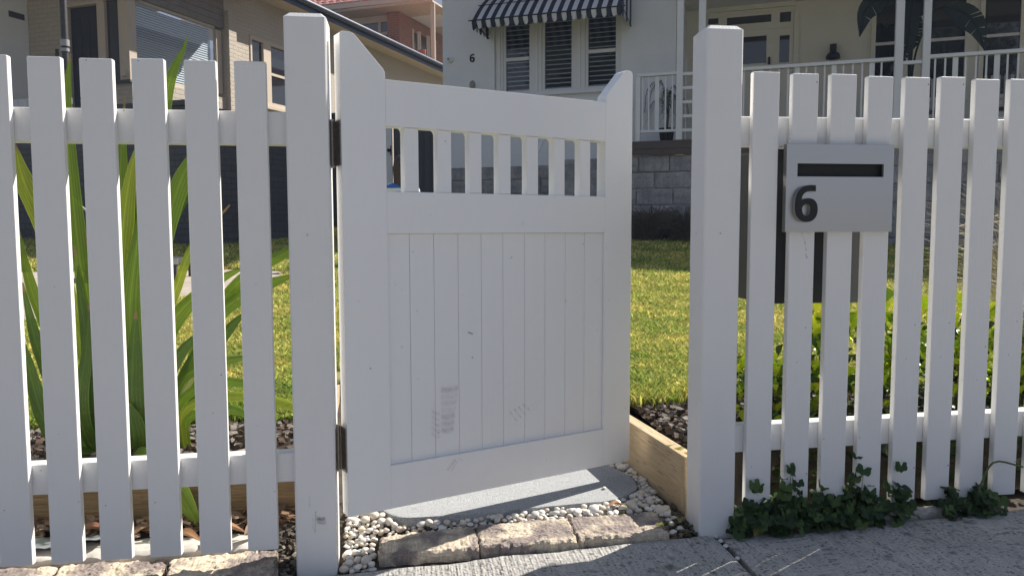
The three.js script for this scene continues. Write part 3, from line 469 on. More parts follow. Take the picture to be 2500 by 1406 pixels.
{ // veranda: deck, back wall, door, windows, posts, balustrade
  const W2 = 2.4, yD = 2.254, uR = 8.6;
  addMerged(h6, 'veranda_wall', [hm(0.177, uR, yD - 0.05, 6.0, W2, W2 + 0.25)], M.porchWall);
  addMerged(h6, 'ceiling', [hm(0.18, uR, 4.86, 4.92, 0.05, W2 - 0.002)], M.trim);
  for (let k = 0; k < 16; k++) hb(h6, 'deck_board', -0.55, uR, yD - 0.032, yD, 0.02 + k * 0.148, 0.162 + k * 0.148, M.deckBoard, 0.003);
  hb(h6, 'fascia_board', -0.56, uR, yD - 0.126, yD - 0.033, -0.012, 0.018, M.deckBoard, 0.003); hb(h6, 'fascia_board', -0.56, uR, yD - 0.226, yD - 0.130, -0.008, 0.018, M.deckBoard, 0.003);
  // coursed sandstone base
  let row = 0; for (let y = 0.45; y < 1.98; y += 0.262, row++) {
    let u = -0.56 - (row % 2) * 0.0; let first = true;
    while (u < uR) { const L = first && row % 2 ? rr(0.25, 0.35) : rr(0.48, 0.72); const e = Math.min(uR, u + L), yy = Math.min(y + 0.262, 2.026); hb(h6, 'stone_block', u + 0.006, e - 0.006, y + 0.006, yy - 0.005, 0.035 + rr(0, 0.025), 0.30, M.baseStone, 0.014); u = e; first = false; }
  }
  hb(h6, 'mortar', -0.55, uR, 0.40, 2.02, 0.075, 0.32, M.baseStone, 0);
  row = 0; for (let y = 0.45; y < 1.98; y += 0.262, row++) { let u = -4.145; while (u < -0.57) { const e = Math.min(-0.57, u + rr(0.46, 0.7)); hb(h6, 'stone_block', u + 0.006, e - 0.006, y + 0.006, Math.min(1.995, y + 0.257), 0.985 + rr(0, 0.02), 1.25, M.baseStone, 0.014); u = e; } }
  hb(h6, 'mortar', -4.13, -0.57, 0.40, 1.998, 1.02, 1.26, M.baseStone, 0);
  // door set
  const d = sub(h6, 'door_set', [1.3, yD, -W2]); const D = (n, px0, px1, py0, py1, z, m, th = 0.03) => { const a = onW(px0, (py0 + py1) / 2, W2), b = onW(px1, (py0 + py1) / 2, W2), c = onW((px0 + px1) / 2, py0, W2)[1], e = onW((px0 + px1) / 2, py1, W2)[1]; return addBox(d, n, a[0] - 1.3, b[0] - 1.3, Math.max(0.002, e - yD), c - yD, z, z + th, m, 0.003); };
  D('architrave', 1722, 1943, 12, 24, 0.002, M.porchWall, 0.05); D('architrave', 1932, 1945, 25, 700, 0.002, M.porchWall, 0.05);
  D('surround', 1722, 1931, 25, 700, 0.002, M.porchWall, 0.02);
  D('transom_light', 1776, 1884, 40, 58, 0.0225, M.darkGlass, 0.004); D('side_light', 1730, 1755, 46, 60, 0.0225, M.darkGlass, 0.004); D('side_light', 1905, 1932, 30, 54, 0.0225, M.darkGlass, 0.004); D('side_light', 1904, 1928, 87, 153, 0.0225, M.darkGlass, 0.004); D('side_light', 1730, 1755, 95, 160, 0.0225, M.darkGlass, 0.004);
  D('transom_bar', 1722, 1931, 66, 76, 0.0225, M.porchWall, 0.02); D('transom_bar', 1775, 1884, 28, 33, 0.0225, M.porchWall, 0.015);
  const leaf = D('door_leaf', 1775, 1886, 82, 700, 0.0225, M.porchWall, 0.012); D('door_glass', 1785, 1872, 91, 157, 0.0355, M.darkGlass, 0.003);
  D('door_handle', 1876, 1882, 141, 158, 0.0355, M.black, 0.05);
  // porch windows
  const win = (a, b, bars, nm = 'window') => { const l = onW(a, 60, W2)[0], r = onW(b, 60, W2)[0], g = sub(h6, nm, [(l + r) / 2, 3.05, -W2]); const hw = (r - l) / 2; addBox(g, 'pane', -hw, hw, 0, 1.9, 0.002, 0.010, M.darkGlass, 0); addBox(g, 'frame', -hw - 0.07, -hw - 0.0005, -0.07, 1.97, 0.002, 0.05, M.porchWall); addBox(g, 'frame', hw + 0.0005, hw + 0.07, -0.07, 1.97, 0.002, 0.05, M.porchWall); addBox(g, 'frame', -hw, hw, -0.07, -0.0005, 0.002, 0.05, M.porchWall); bars.forEach(y => addBox(g, 'glazing_bar', -hw, hw, y - 0.025, y + 0.025, 0.0105, 0.03, M.trim)); };
  const by = onW(2300, 97, W2)[1] - 3.05; win(2140, 2192, [by]); win(2268, 2358, [by]); win(2405, 2492, [by]);
  // posts, rails, balusters
  const W0 = 0.0; const post = (a, b, y1 = 4.858) => { const l = onW(a, 150, W0)[0], r = onW(b, 150, W0)[0]; hb(h6, 'veranda_post', l, r, yD + 0.001, y1, W0 + 0.01, W0 + 0.01 + (r - l), M.trim, 0.006); return [l, r]; };
  const pA = post(1652, 1668), pB = post(1705, 1722), pC = post(2186, 2207), pD = post(2254, 2273), pE = [7.2, 7.32]; hb(h6, 'veranda_post', pE[0], pE[1], yD + 0.001, 4.858, 0.01, 0.13, M.trim);
  const rail = (u0, u1) => { hb(h6, 'handrail', u0, u1, 3.262, 3.315, 0.02, 0.11, M.trim, 0.008); hb(h6, 'bottom_rail', u0, u1, yD + 0.09, yD + 0.14, 0.035, 0.085, M.trim); let k = 0; for (let u = u0 + 0.07; u < u1 - 0.05; u += 0.128, k++) { const wide = k % 4 === 2; hb(h6, 'baluster', u - (wide ? 0.035 : 0.012), u + (wide ? 0.035 : 0.012), yD + 0.141, 3.261, 0.05, 0.07, M.trim, 0.002); } };
  rail(pB[1], pC[0]); rail(pD[1], pE[0]);
  { // small balustrade panel beside the steps
    const l = onW(1563, 250, W0)[0], r = pA[0]; hb(h6, 'handrail', l - 0.045, r, 3.275, 3.325, 0.02, 0.10, M.trim, 0.006); hb(h6, 'newel', l - 0.075, l, yD + 0.001, 3.274, 0.02, 0.10, M.trim); hb(h6, 'bottom_rail', l, r, yD + 0.135, yD + 0.175, 0.035, 0.085, M.trim);
    const us = [1568, 1583, 1603, 1624, 1641], ws = [0.012, 0.012, 0.034, 0.012, 0.012]; us.forEach((x, i) => { const u = onW(x, 250, W0)[0]; hb(h6, 'baluster', u - ws[i], u + ws[i], yD + 0.176, 3.274, 0.05, 0.07, M.trim, 0.002); });
    for (let k = 0; k < 6; k++) { const y = onW(1675, 178 + k * 34.5, W0)[1]; hb(h6, 'lattice_slat', pA[1] + 0.0005, pB[0] - 0.0005, y - 0.03, y + 0.02, 0.03, 0.06, M.trim); }
  }
  const pan = [pC[1] + 0.0005, pD[0] - 0.0005]; hb(h6, 'handrail', pan[0], pan[1], 3.2, 3.25, 0.03, 0.09, M.trim); hb(h6, 'bottom_rail', pan[0], pan[1], 2.86, 2.92, 0.03, 0.09, M.trim); hb(h6, 'panel', pan[0], pan[1], yD + 0.01, 2.858, 0.05, 0.07, M.navy);
  // steps down to the lawn beside the deck
  const s0 = -1.75, s1 = -0.62; const treadM = M.baseStone;
  for (let k = 0; k < 7; k++) hb(h6, 'step', s0, s1, 0.55 + 0.0, yD - 0.21 * (k + 1) + 0.02, 0.70 - k * 0.28, 0.98 - k * 0.28, treadM, 0.01);
  const stringer = (u) => { const a = V(u, yD + 0.86, -0.85), b = V(u, yD - 0.52, 0.95); part(h6, 'stair_handrail', triUV(barGeo(a, b, 0.035)), M.trim); hb(h6, 'newel', u - 0.06, u + 0.06, 0.55, 1.95, -1.05, -0.93, M.trim); };
  stringer(s0 - 0.07); stringer(s1 + 0.02);
}
shade(h6);
{ // striped awning over the triple window: each stripe a strip of fabric with a scalloped skirt
  const W1 = 1.0, W0 = 0.18; const a = thing('window_awning', 'navy and white striped fabric awning over the shuttered windows', 'awning', [HO.x, 0, HO.z], -HB);
  const uA = onW(1152, 40, W0)[0], uB = onW(1518, 20, W0)[0], yF = onW(1300, 36, W0)[1], n = 31, sw = (uB - uA) / n, yTop = yF + 0.62;
  for (let i = 0; i < n; i++) {
    const u0 = uA + i * sw, u1 = u0 + sw, rows = 10;
    const top = gridGeo(2, rows, (s, t) => { const bow = Math.sin(t * Math.PI) * 0.05; return V(lerp(u0, u1, s), lerp(yTop, yF, t) + bow, -lerp(W1 - 0.004, W0, t)); });
    const drop = 0.135, val = gridGeo(6, 3, (s, t) => V(lerp(u0, u1, s), yF - t * (drop * 0.62 + drop * 0.38 * Math.sqrt(Math.max(0, 1 - Math.pow(2 * s - 1, 2)))), -(W0 + 0.045 * t * t + 0.004 * Math.sin(i * 1.7))));
    part(a, 'stripe', mergeGeometries([top, val]), i % 2 ? M.canvasWhite : M.navy);
  }
  [[uA, -1], [uB, 1]].forEach(([u, s]) => { // end cheeks
    const c = sub(a, 'end_cheek', [u, 0, 0]); for (let k = 0; k < 5; k++) { const w0 = lerp(W0, W1, k / 5), w1 = lerp(W0, W1, (k + 1) / 5); part(c, 'stripe', gridGeo(5, 3, (q, t) => { const w = lerp(w0, w1, q), yt = lerp(yF, yTop, (w - W0) / (W1 - W0)); return V(s * 0.004, lerp(yt, yF - 0.05 - 0.10 * Math.sqrt(Math.max(0, 1 - Math.pow(2 * q - 1, 2))), t), -w); }), k % 2 ? M.canvasWhite : M.navy); }
  });
  part(a, 'frame_bar', barGeo(V(uA - 0.06, yF, -W0 + 0.012), V(uB + 0.06, yF, -W0 + 0.012), 0.011), M.black); part(a, 'frame_bar', barGeo(V(uA - 0.04, yF + 0.36, -lerp(W1, W0, 0.45) + 0.05), V(uB, yF + 0.36, -lerp(W1, W0, 0.45) + 0.05), 0.009), M.black);
  [uA, uB].forEach(u => part(a, 'frame_arm', barGeo(V(u, yF, -W0 + 0.01), V(u, yF - 0.12, -W1 + 0.002), 0.012), M.black));
}
// fittings on the white wall
const wallPt = (px, py) => { const [u, y] = onW(px, py, 1.0); return HO.clone().addScaledVector(HU, u).addScaledVector(HW, 1.0).setY(y); };
{
  let p = wallPt(1153, 142); const n6 = thing('house_number', 'black number 6 fixed to the white house wall', 'house number', [p.x, p.y, p.z], -HB); part(n6, 'numeral', triUV(textGeo('6', 0.148, 0.014)), M.black, [0, 0, 0.001]);
  p = wallPt(1100, 146); const cam = thing('security_camera', 'small white dome security camera on the house wall', 'camera', [p.x, p.y, p.z], -HB);
  part(cam, 'base', new THREE.CylinderGeometry(0.052, 0.056, 0.045, 24).rotateX(Math.PI / 2), M.trim, [0, 0, 0.0235]); part(cam, 'eye', new THREE.SphereGeometry(0.036, 20, 14), M.trim, [-0.006, 0.0, 0.052]); part(cam, 'lens', new THREE.CylinderGeometry(0.016, 0.016, 0.01, 16).rotateX(Math.PI / 2), M.black, [-0.012, 0.002, 0.086]);
  p = wallPt(1154, 208); const bl = thing('bulkhead_light', 'caged grey bulkhead light low on the white house wall', 'wall light', [p.x, p.y, p.z], -HB);
  part(bl, 'base', new THREE.CylinderGeometry(0.055, 0.055, 0.02, 20).rotateX(Math.PI / 2).scale(1, 1.55, 1), M.alu, [0, 0, 0.011]); part(bl, 'lens', new THREE.SphereGeometry(0.044, 18, 12).scale(1, 1.6, 1.1), std({ color: rgb(0.35, 0.36, 0.36), roughness: 0.3 }), [0, 0, 0.022]);
  for (let k = -1; k <= 1; k++) part(bl, 'cage_bar', new THREE.TorusGeometry(0.052, 0.004, 6, 20, Math.PI).rotateX(Math.PI / 2), M.alu, [0, k * 0.036, 0.022]); part(bl, 'cage_bar', new THREE.TorusGeometry(0.052, 0.004, 6, 24, Math.PI).rotateX(Math.PI / 2).rotateZ(Math.PI / 2).scale(1, 1.5, 1), M.alu, [0, 0, 0.022]);
  const [u, y] = onW(2034, 142, 2.4); p = HO.clone().addScaledVector(HU, u).addScaledVector(HW, 2.399).setY(y);
  const wl = thing('wall_lantern', 'dark metal wall lantern with flared shade on the veranda wall', 'wall light', [p.x, p.y, p.z], -HB);
  part(wl, 'bracket', boxGeo(0.05, 0.20, 0.04, 0.004), M.black, [0, 0.10, 0.0205]); part(wl, 'neck', boxGeo(0.105, 0.15, 0.10, 0.006), M.black, [0, 0.145, 0.091]); part(wl, 'shade', new THREE.LatheGeometry([[0.05, 0.08], [0.075, 0.07], [0.11, 0.03], [0.12, -0.03], [0.105, -0.03], [0.06, 0.05], [0, 0.06]].map(q => new THREE.Vector2(...q)), 24), M.black, [0, 0, 0.125]);
}
// ---------------------------------------------------------------- neighbouring house (left)
const brickTex = (base, mort, amp, bw = 0.24, bh = 0.086, rows = 12, cols = 4) => tex(512, bw * cols, (u, v) => { const y = v * rows, r = Math.floor(y), x = u * cols + (r % 2) * 0.5, c = Math.floor(x), fx = x - c, fy = y - r; const e = Math.min(fx * bw, (1 - fx) * bw, fy * bh, (1 - fy) * bh); const id = nz(((c + 40) % cols) * 3.7, r * 5.1, 2); const k = 1 + amp * id + 0.12 * tn(u, v, 60, 3); return e < 0.005 ? mort.map(q => q * (1 + 0.1 * tn(u, v, 80, 2))) : base.map(q => q * k); }, true, bh * rows);
const brickBump = tex(512, 0.96, (u, v) => { const y = v * 12, r = Math.floor(y), x = u * 4 + (r % 2) * 0.5, c = Math.floor(x), fx = x - c, fy = y - r; const e = Math.min(fx * 0.24, (1 - fx) * 0.24, fy * 0.086, (1 - fy) * 0.086); return clamp(e / 0.008, 0, 1) * 0.8 + 0.15 * tn(u, v, 60, 3); }, false, 0.086 * 12);
M.creamBrick = std({ map: brickTex([0.50, 0.44, 0.37], [0.44, 0.385, 0.32], 0.05), bumpMap: brickBump, bumpScale: 0.008, roughness: 0.85 });
M.orangeBrick = std({ map: brickTex([0.34, 0.165, 0.11], [0.42, 0.32, 0.26], 0.3), bumpMap: brickBump, bumpScale: 0.008, roughness: 0.95 });
M.darkBrick = std({ map: brickTex([0.088, 0.089, 0.095], [0.068, 0.069, 0.073], 0.2), bumpMap: brickBump, bumpScale: 0.01, roughness: 0.8 });
M.creamTrim = std({ map: plainMap([0.56, 0.47, 0.38], 0.06, 8, 1), roughness: 0.7 });
M.gutterBlue = std({ color: rgb(0.035, 0.045, 0.075), roughness: 0.4, metalness: 0.2 });
M.doorDark = std({ color: rgb(0.016, 0.018, 0.026), roughness: 0.5 });
M.tileTan = std({ map: plainMap([0.42, 0.24, 0.15], 0.5, 14, 0.8), roughness: 0.9 });
M.tileRed = std({ map: plainMap([0.44, 0.16, 0.115], 0.3, 14, 0.8), roughness: 0.6 });
const h8 = houseGroup('house', 'cream painted brick house with dark front door, blinds and tiled eaves');
const W8 = -1.21, U8 = -9.4075;
{
  const yF = 2.95;
  const uE = onW(120, 20, W8)[0], uDl = onW(163, 60, W8)[0], uDr = onW(237, 60, W8)[0], uSl = onW(256, 60, W8)[0], uSr = onW(291, 60, W8)[0];
  // porch back wall with door and side light
  addMerged(h8, 'wall', [hm(uE - 0.6, uDl - 0.0, 0.4, 6.2, W8 + 0.02, W8 + 0.3), hm(uDl, U8, 5.09, 6.2, W8 + 0.02, W8 + 0.3), hm(uSl - 0.14, U8, 0.4, 3.55, W8 + 0.02, W8 + 0.3)], M.creamBrick);
  const d = sub(h8, 'door', [(uDl + uDr) / 2, yF, -W8 - 0.1]); const hw = (uDr - uDl) / 2;
  addBox(d, 'leaf', -hw, hw, 0, 2.09, -0.02, 0.02, M.doorDark); for (let k = 0; k < 3; k++) { const x = lerp(-hw * 0.55, hw * 0.6, k / 2), sh = new THREE.Shape(); sh.moveTo(x - 0.075, 1.0); sh.lineTo(x + 0.075, 1.0); sh.lineTo(x + 0.075, 1.78); sh.quadraticCurveTo(x + 0.06, 1.90, x, 1.92); sh.quadraticCurveTo(x - 0.06, 1.90, x - 0.075, 1.78); sh.closePath(); part(d, 'panel', new THREE.ExtrudeGeometry(sh, { depth: 0.008, bevelEnabled: true, bevelSize: 0.008, bevelThickness: 0.008, bevelSegments: 1 }).translate(0, 0, 0.0205), M.doorDark); }
  addBox(d, 'lock', hw - 0.09, hw - 0.03, 1.22, 1.31, 0.0205, 0.035, M.pin);
  hb(h8, 'door_frame', uDl, uDr + 0.17, 5.035, 5.089, W8 - 0.02, W8 + 0.14, M.creamTrim); hb(h8, 'door_frame', uDr + 0.002, uSl - 0.002, yF, 5.034, W8 - 0.02, W8 + 0.12, M.creamTrim);
  hb(h8, 'corner_post', uSr + 0.002, U8 + 0.02, 3.6, 5.3, W8 - 0.04, W8 + 0.14, M.creamTrim); hb(h8, 'side_light', uSl, uSr, 3.6, 5.08, W8 + 0.04, W8 + 0.06, M.darkGlass); hb(h8, 'sill', uSl - 0.1, U8 + 0.05, 3.551, 3.598, W8 - 0.08, W8 + 0.14, M.darkBox);
  // left return wall of the porch, with vent
  const p0 = HO; hb(h8, 'return_wall', uE - 0.9, uE - 0.61, 0.4, 6.2, W8 - 4.2, W8 + 0.3, M.render);
  const uV = uE - 0.61, [wv, yv] = onU(38, 38, uV); hb(h8, 'air_vent', uV, uV + 0.015, yv - 0.055, yv + 0.055, wv - 0.16, wv + 0.16, M.darkBox);
  // side wall, window with venetian blind
  const y0 = 3.74, y1 = 5.07, wA = W8 + 0.14, wB = 1.12;
  addMerged(h8, 'wall', [hm(U8 - 0.25, U8, 0.4, y0 - 0.08, W8 + 0.302, wB + 0.25), hm(U8 - 0.25, U8, 0.4, 6.3, wB + 0.252, 2.2)], M.creamBrick);
  for (let k = 0; k < 6; k++) hb(h8, 'eave_shade_board', U8 - 0.22, U8 - 0.004 * (k % 2), y1 + 0.052 + k * 0.13, y1 + 0.178 + k * 0.13, W8 + 0.302, wB + 0.25, std({ map: plainMap([0.24, 0.215, 0.20], 0.15, 10, 0.8), roughness: 0.85 }), 0.006);  // eave shade over the window head put into a darker board colour
  hb(h8, 'pier', U8 + 0.002, U8 + 0.10, 0.4, 5.5, wB + 0.27, wB + 0.52, M.creamBrick);
  const [wl, yl] = onU(612, 80, U8), wr = onU(720, 110, U8)[0];
  addMerged(h8, 'wall', [hm(U8 - 0.25, U8, 0.4, 3.69, 2.2, 13), hm(U8 - 0.25, U8, 5.2, 6.3, 2.2, 13), hm(U8 - 0.25, U8, 3.69, 5.2, wr + 0.1, 13)], M.creamBrick);
  const bw = sub(h8, 'window', [U8 - 0.1, y0, -(wA + wB) / 2]); const L = (wB - wA) / 2;
  addBox(bw, 'frame', -0.03, 0.06, -0.08, -0.001, -L - 0.0, L + 0.24, M.creamTrim); addBox(bw, 'frame', -0.03, 0.06, y1 - y0, y1 - y0 + 0.05, -L, L + 0.24, M.creamTrim); addBox(bw, 'frame', -0.03, 0.06, 0, y1 - y0 - 0.001, -L - 0.2, -L - 0.04, M.creamTrim);
  part(bw, 'pane', boxGeo(0.001, y1 - y0 - 0.002, 2 * L - 0.0, 0), M.glass, [0.03, (y1 - y0) / 2, 0.0]);
  const blM = std({ color: rgb(0.72, 0.74, 0.77), roughness: 0.5 }); const lg = boxGeo(0.055, 0.004, 2 * L - 0.06, 0.0015, false); for (let k = 0; k < 28; k++) { const s = part(bw, 'blind_slat', lg, blM, [-0.05, 0.03 + k * 0.046, 0]); s.rotation.z = -1.0; }
  addBox(bw, 'interior', -0.148, -0.13, 0, y1 - y0, -L, L, M.dim, 0);
  // double-hung windows in the sunlit wall
  const dw = sub(h8, 'window', [U8, 3.69, 0]); const pane = (wa, wb, ya, yb) => addBox(dw, 'pane', -0.05, -0.042, ya - 3.69, yb - 3.69, -wb, -wa, M.darkGlass, 0); const fr = (wa, wb, ya, yb, t = 0.02, s = 0) => addBox(dw, 'frame', -0.06, t, ya - 3.69, yb - 3.69, -wb, -wa, M.creamTrim);
  const wm0 = onU(640, 95, U8)[0], wm1 = onU(658, 100, U8)[0], we = onU(706, 110, U8)[0];
  fr(2.202, wl - 0.0, 3.70, 5.19); fr(wm0, wm1, 3.70, 5.19); fr(we, wr + 0.09, 3.70, 5.19); fr(wl, wm0, 5.11, 5.19); fr(wm1, we, 5.11, 5.19); fr(wl, wm0, 3.70, 3.80); fr(wm1, we, 3.70, 3.80); fr(wl, wm0, 4.44, 4.50, -0.02); fr(wm1, we, 4.44, 4.50, -0.02);
  addBox(dw, 'sill', -0.05, 0.09, -0.06, 0.008, -(wr + 0.12), -2.18, M.creamTrim); pane(wl, wm0, 3.8, 5.11); pane(wm1, we, 3.8, 5.11);
  // eaves: low one over the porch, main one along the side
  const e0 = 5.86; addMerged(h8, 'soffit', [hm(uE - 0.9, U8 + 1.02, e0, e0 + 0.05, W8 - 3.0, 2.0)], M.creamTrim); addMerged(h8, 'gutter', [hm(U8 + 1.022, U8 + 1.14, e0 - 0.02, e0 + 0.11, W8 - 3.0, 2.03)], M.gutterBlue);
  const uG = U8 + 0.62, yG = 6.12; addMerged(h8, 'soffit', [hm(U8 - 0.2, uG - 0.002, yG - 0.06, yG - 0.02, 2.05, 13)], M.creamTrim); addMerged(h8, 'fascia', [hm(uG, uG + 0.025, yG - 0.14, yG + 0.08, 2.05, 12.6)], M.gutterBlue);
  part(h8, 'gutter', triUV(new THREE.CylinderGeometry(0.065, 0.065, 10.5, 12).rotateX(Math.PI / 2).translate(uG + 0.09, yG + 0.035, -7.3)), M.gutterBlue);
  // tiled roof: tiles run up from the gutter
  const tg = []; const tile = new THREE.CylinderGeometry(0.17, 0.17, 0.40, 8, 1, true, -0.9, 1.8).rotateX(0); tile.scale(1, 1, 0.45);
  const roof = sub(h8, 'roof'); const sl = 0.50; part(roof, 'roof_deck', gridGeo(2, 2, (a, b) => V(lerp(uG + 0.02, U8 - 3.5, a), lerp(yG + 0.07, yG + 0.07 + sl * 4.1, a), lerp(-2.0, -13, b))), M.tileTan);
  for (let r = 0; r < 3; r++) for (let k = 0; k < 44; k++) { const w = 2.1 + k * 0.24, x = uG + 0.06 - r * 0.30, y = yG + 0.105 + r * 0.30 * sl; const m = part(roof, 'roof_tile', boxGeo(0.34, 0.035, 0.225, 0.012, false), M.tileTan, [x - 0.14, y + 0.05 + rr(0, 0.006), -w]); m.rotation.z = -Math.atan(sl) + 0.09; m.rotation.x = rr(-0.03, 0.03); }
}
shade(h8);
{ // number 8 by the door, and the dark downpipe in front of the porch
  const [u, y] = onW(136, 128, W8); const p = HO.clone().addScaledVector(HU, u).addScaledVector(HW, W8 + 0.018).setY(y);
  const n8 = thing('house_number', 'dark number 8 beside the black front door', 'house number', [p.x, p.y, p.z], -HB); part(n8, 'numeral', triUV(textGeo('8', 0.135, 0.012)), M.darkBox, [0, 0, 0.001]);
  const b = Lp(181, 640), top = onPlane(158, 0, V(0, 0, 1), b.z); const dp = thing('drain_pipe', 'tall dark drain pipe with collars in front of the cream porch', 'pipe', [b.x, b.y, b.z]);
  const R = 0.034 * 1.05; part(dp, 'pipe', triUV(new THREE.CylinderGeometry(R, R, 4.6, 16).translate(0, 2.3, 0)), std({ map: plainMap([0.06, 0.058, 0.06], 0.5, 20, 0.3), roughness: 0.5, metalness: 0.3 }), [0, -0.02, 0]);
  for (const [px, py] of [[153, 105], [165, 246]]) { const yy = onPlane(px, py, V(0, 0, 1), b.z).y - b.y; part(dp, 'collar', triUV(new THREE.CylinderGeometry(R * 1.35, R * 1.35, 0.07, 16)), M.alu, [0, yy, 0]); part(dp, 'collar', triUV(new THREE.CylinderGeometry(R * 1.25, R * 1.25, 0.035, 16)), M.alu, [0, yy - 0.075, 0]); }
  const q = onPlane(177, 483, V(0, 0, 1), b.z).sub(b); part(dp, 'stay_rod', triUV(barGeo(V(q.x, q.y, 0.03), V(q.x + 0.42, q.y - 0.42, 0.05), 0.012)), M.pin);
}
// dark terrace wall below the neighbour's porch, dark steel boundary fence, white side gate
{
  const wT = -3.9; const u0 = onW(-60, 500, wT)[0], u1 = onW(505, 500, wT)[0];
  const t = thing('terrace_wall', 'dark grey brick terrace wall below the cream house porch', 'wall', [HO.x, 0, HO.z], -HB);
  hb(t, 'brickwork', u0 - 2, u1, 0.3, 2.55, wT, wT + 0.24, M.darkBrick, 0.004); hb(t, 'end_return', u1 - 0.24, u1, 0.3, 2.54, wT + 0.242, -1.3, M.darkBrick, 0.004);
  hb(t, 'coping', u0 - 2, u1 + 0.02, 2.553, 2.63, wT - 0.03, wT + 0.28, M.darkBox, 0.01);
  const pw = thing('porch_parapet', 'pale block parapet beside the cream house porch', 'wall', [HO.x, 0, HO.z], -HB); const [ua, ya] = onW(28, 243, -2.4), ub = onW(80, 243, -2.4)[0]; for (let k = 0; k < 4; k++) hb(pw, 'block', ua - 0.25 + k * 0.2, ua - 0.06 + k * 0.2, 2.55, ya, -2.4, -2.2, M.trim, 0.01);
  hb(pw, 'paving', ua - 0.25, ua + 0.75, 2.45, 2.549, -2.9, -1.3, M.creamTrim, 0);
  const wF = 0.9, f0 = U8 + 0.11, f1 = onW(952, 450, wF)[0] - 0.62, yT = onW(806, 281, wF)[1];
  const f = thing('steel_fence', 'dark corrugated steel boundary fence between the two houses', 'fence', [HO.x, 0, HO.z], -HB);
  const sheet = (a, b, w) => triUV(gridGeo(Math.round((b - a) / 0.024), 1, (s, v) => { const u = lerp(a, b, s), ph = ((u / 0.15) % 1 + 1) % 1; return V(u, lerp(0.5, yT, v), -(w + (ph < 0.3 ? 0 : ph < 0.42 ? (ph - 0.3) / 0.12 * 0.035 : ph < 0.85 ? 0.035 : (1 - ph) / 0.15 * 0.035))); }));
  const cs = std({ color: rgb(0.06, 0.061, 0.066), roughness: 0.55, side: THREE.DoubleSide });
  for (let a = f0, k = 0; a < f1 - 0.1; a += 1.2, k++) part(f, 'corrugated_sheet', sheet(a, Math.min(f1, a + 1.19), wF), cs);
  hb(f, 'top_rail', f0, f1, yT, yT + 0.04, wF - 0.012, wF + 0.05, cs, 0.004);
  const g0 = f1 + 0.02, g1 = onW(958, 400, wF)[0]; const g = thing('side_gate', 'white side gate with round knob against the dark steel fence', 'gate', [HO.x, 0, HO.z], -HB);
  hb(g, 'gate_leaf', g0, g1, 0.62, yT - 0.05, wF - 0.03, wF + 0.01, M.trim, 0.004); const [ku, ky] = onW(950, 367, wF - 0.05); part(g, 'knob', new THREE.SphereGeometry(0.035, 16, 12), M.black, [ku, ky, -(wF - 0.075)]); hb(g, 'latch_plate', g1 - 0.022, g1 - 0.002, ky - 0.09, ky + 0.09, wF - 0.045, wF - 0.031, M.black);
  const f2 = thing('steel_fence', 'dark corrugated steel panel between the white side gate and white house', 'fence', [HO.x, 0, HO.z], -HB); part(f2, 'corrugated_sheet', sheet(g1 + 0.01, -4.15, wF), cs); hb(f2, 'top_rail', g1 + 0.01, -4.15, yT, yT + 0.04, wF - 0.012, wF + 0.05, cs, 0.004);
}
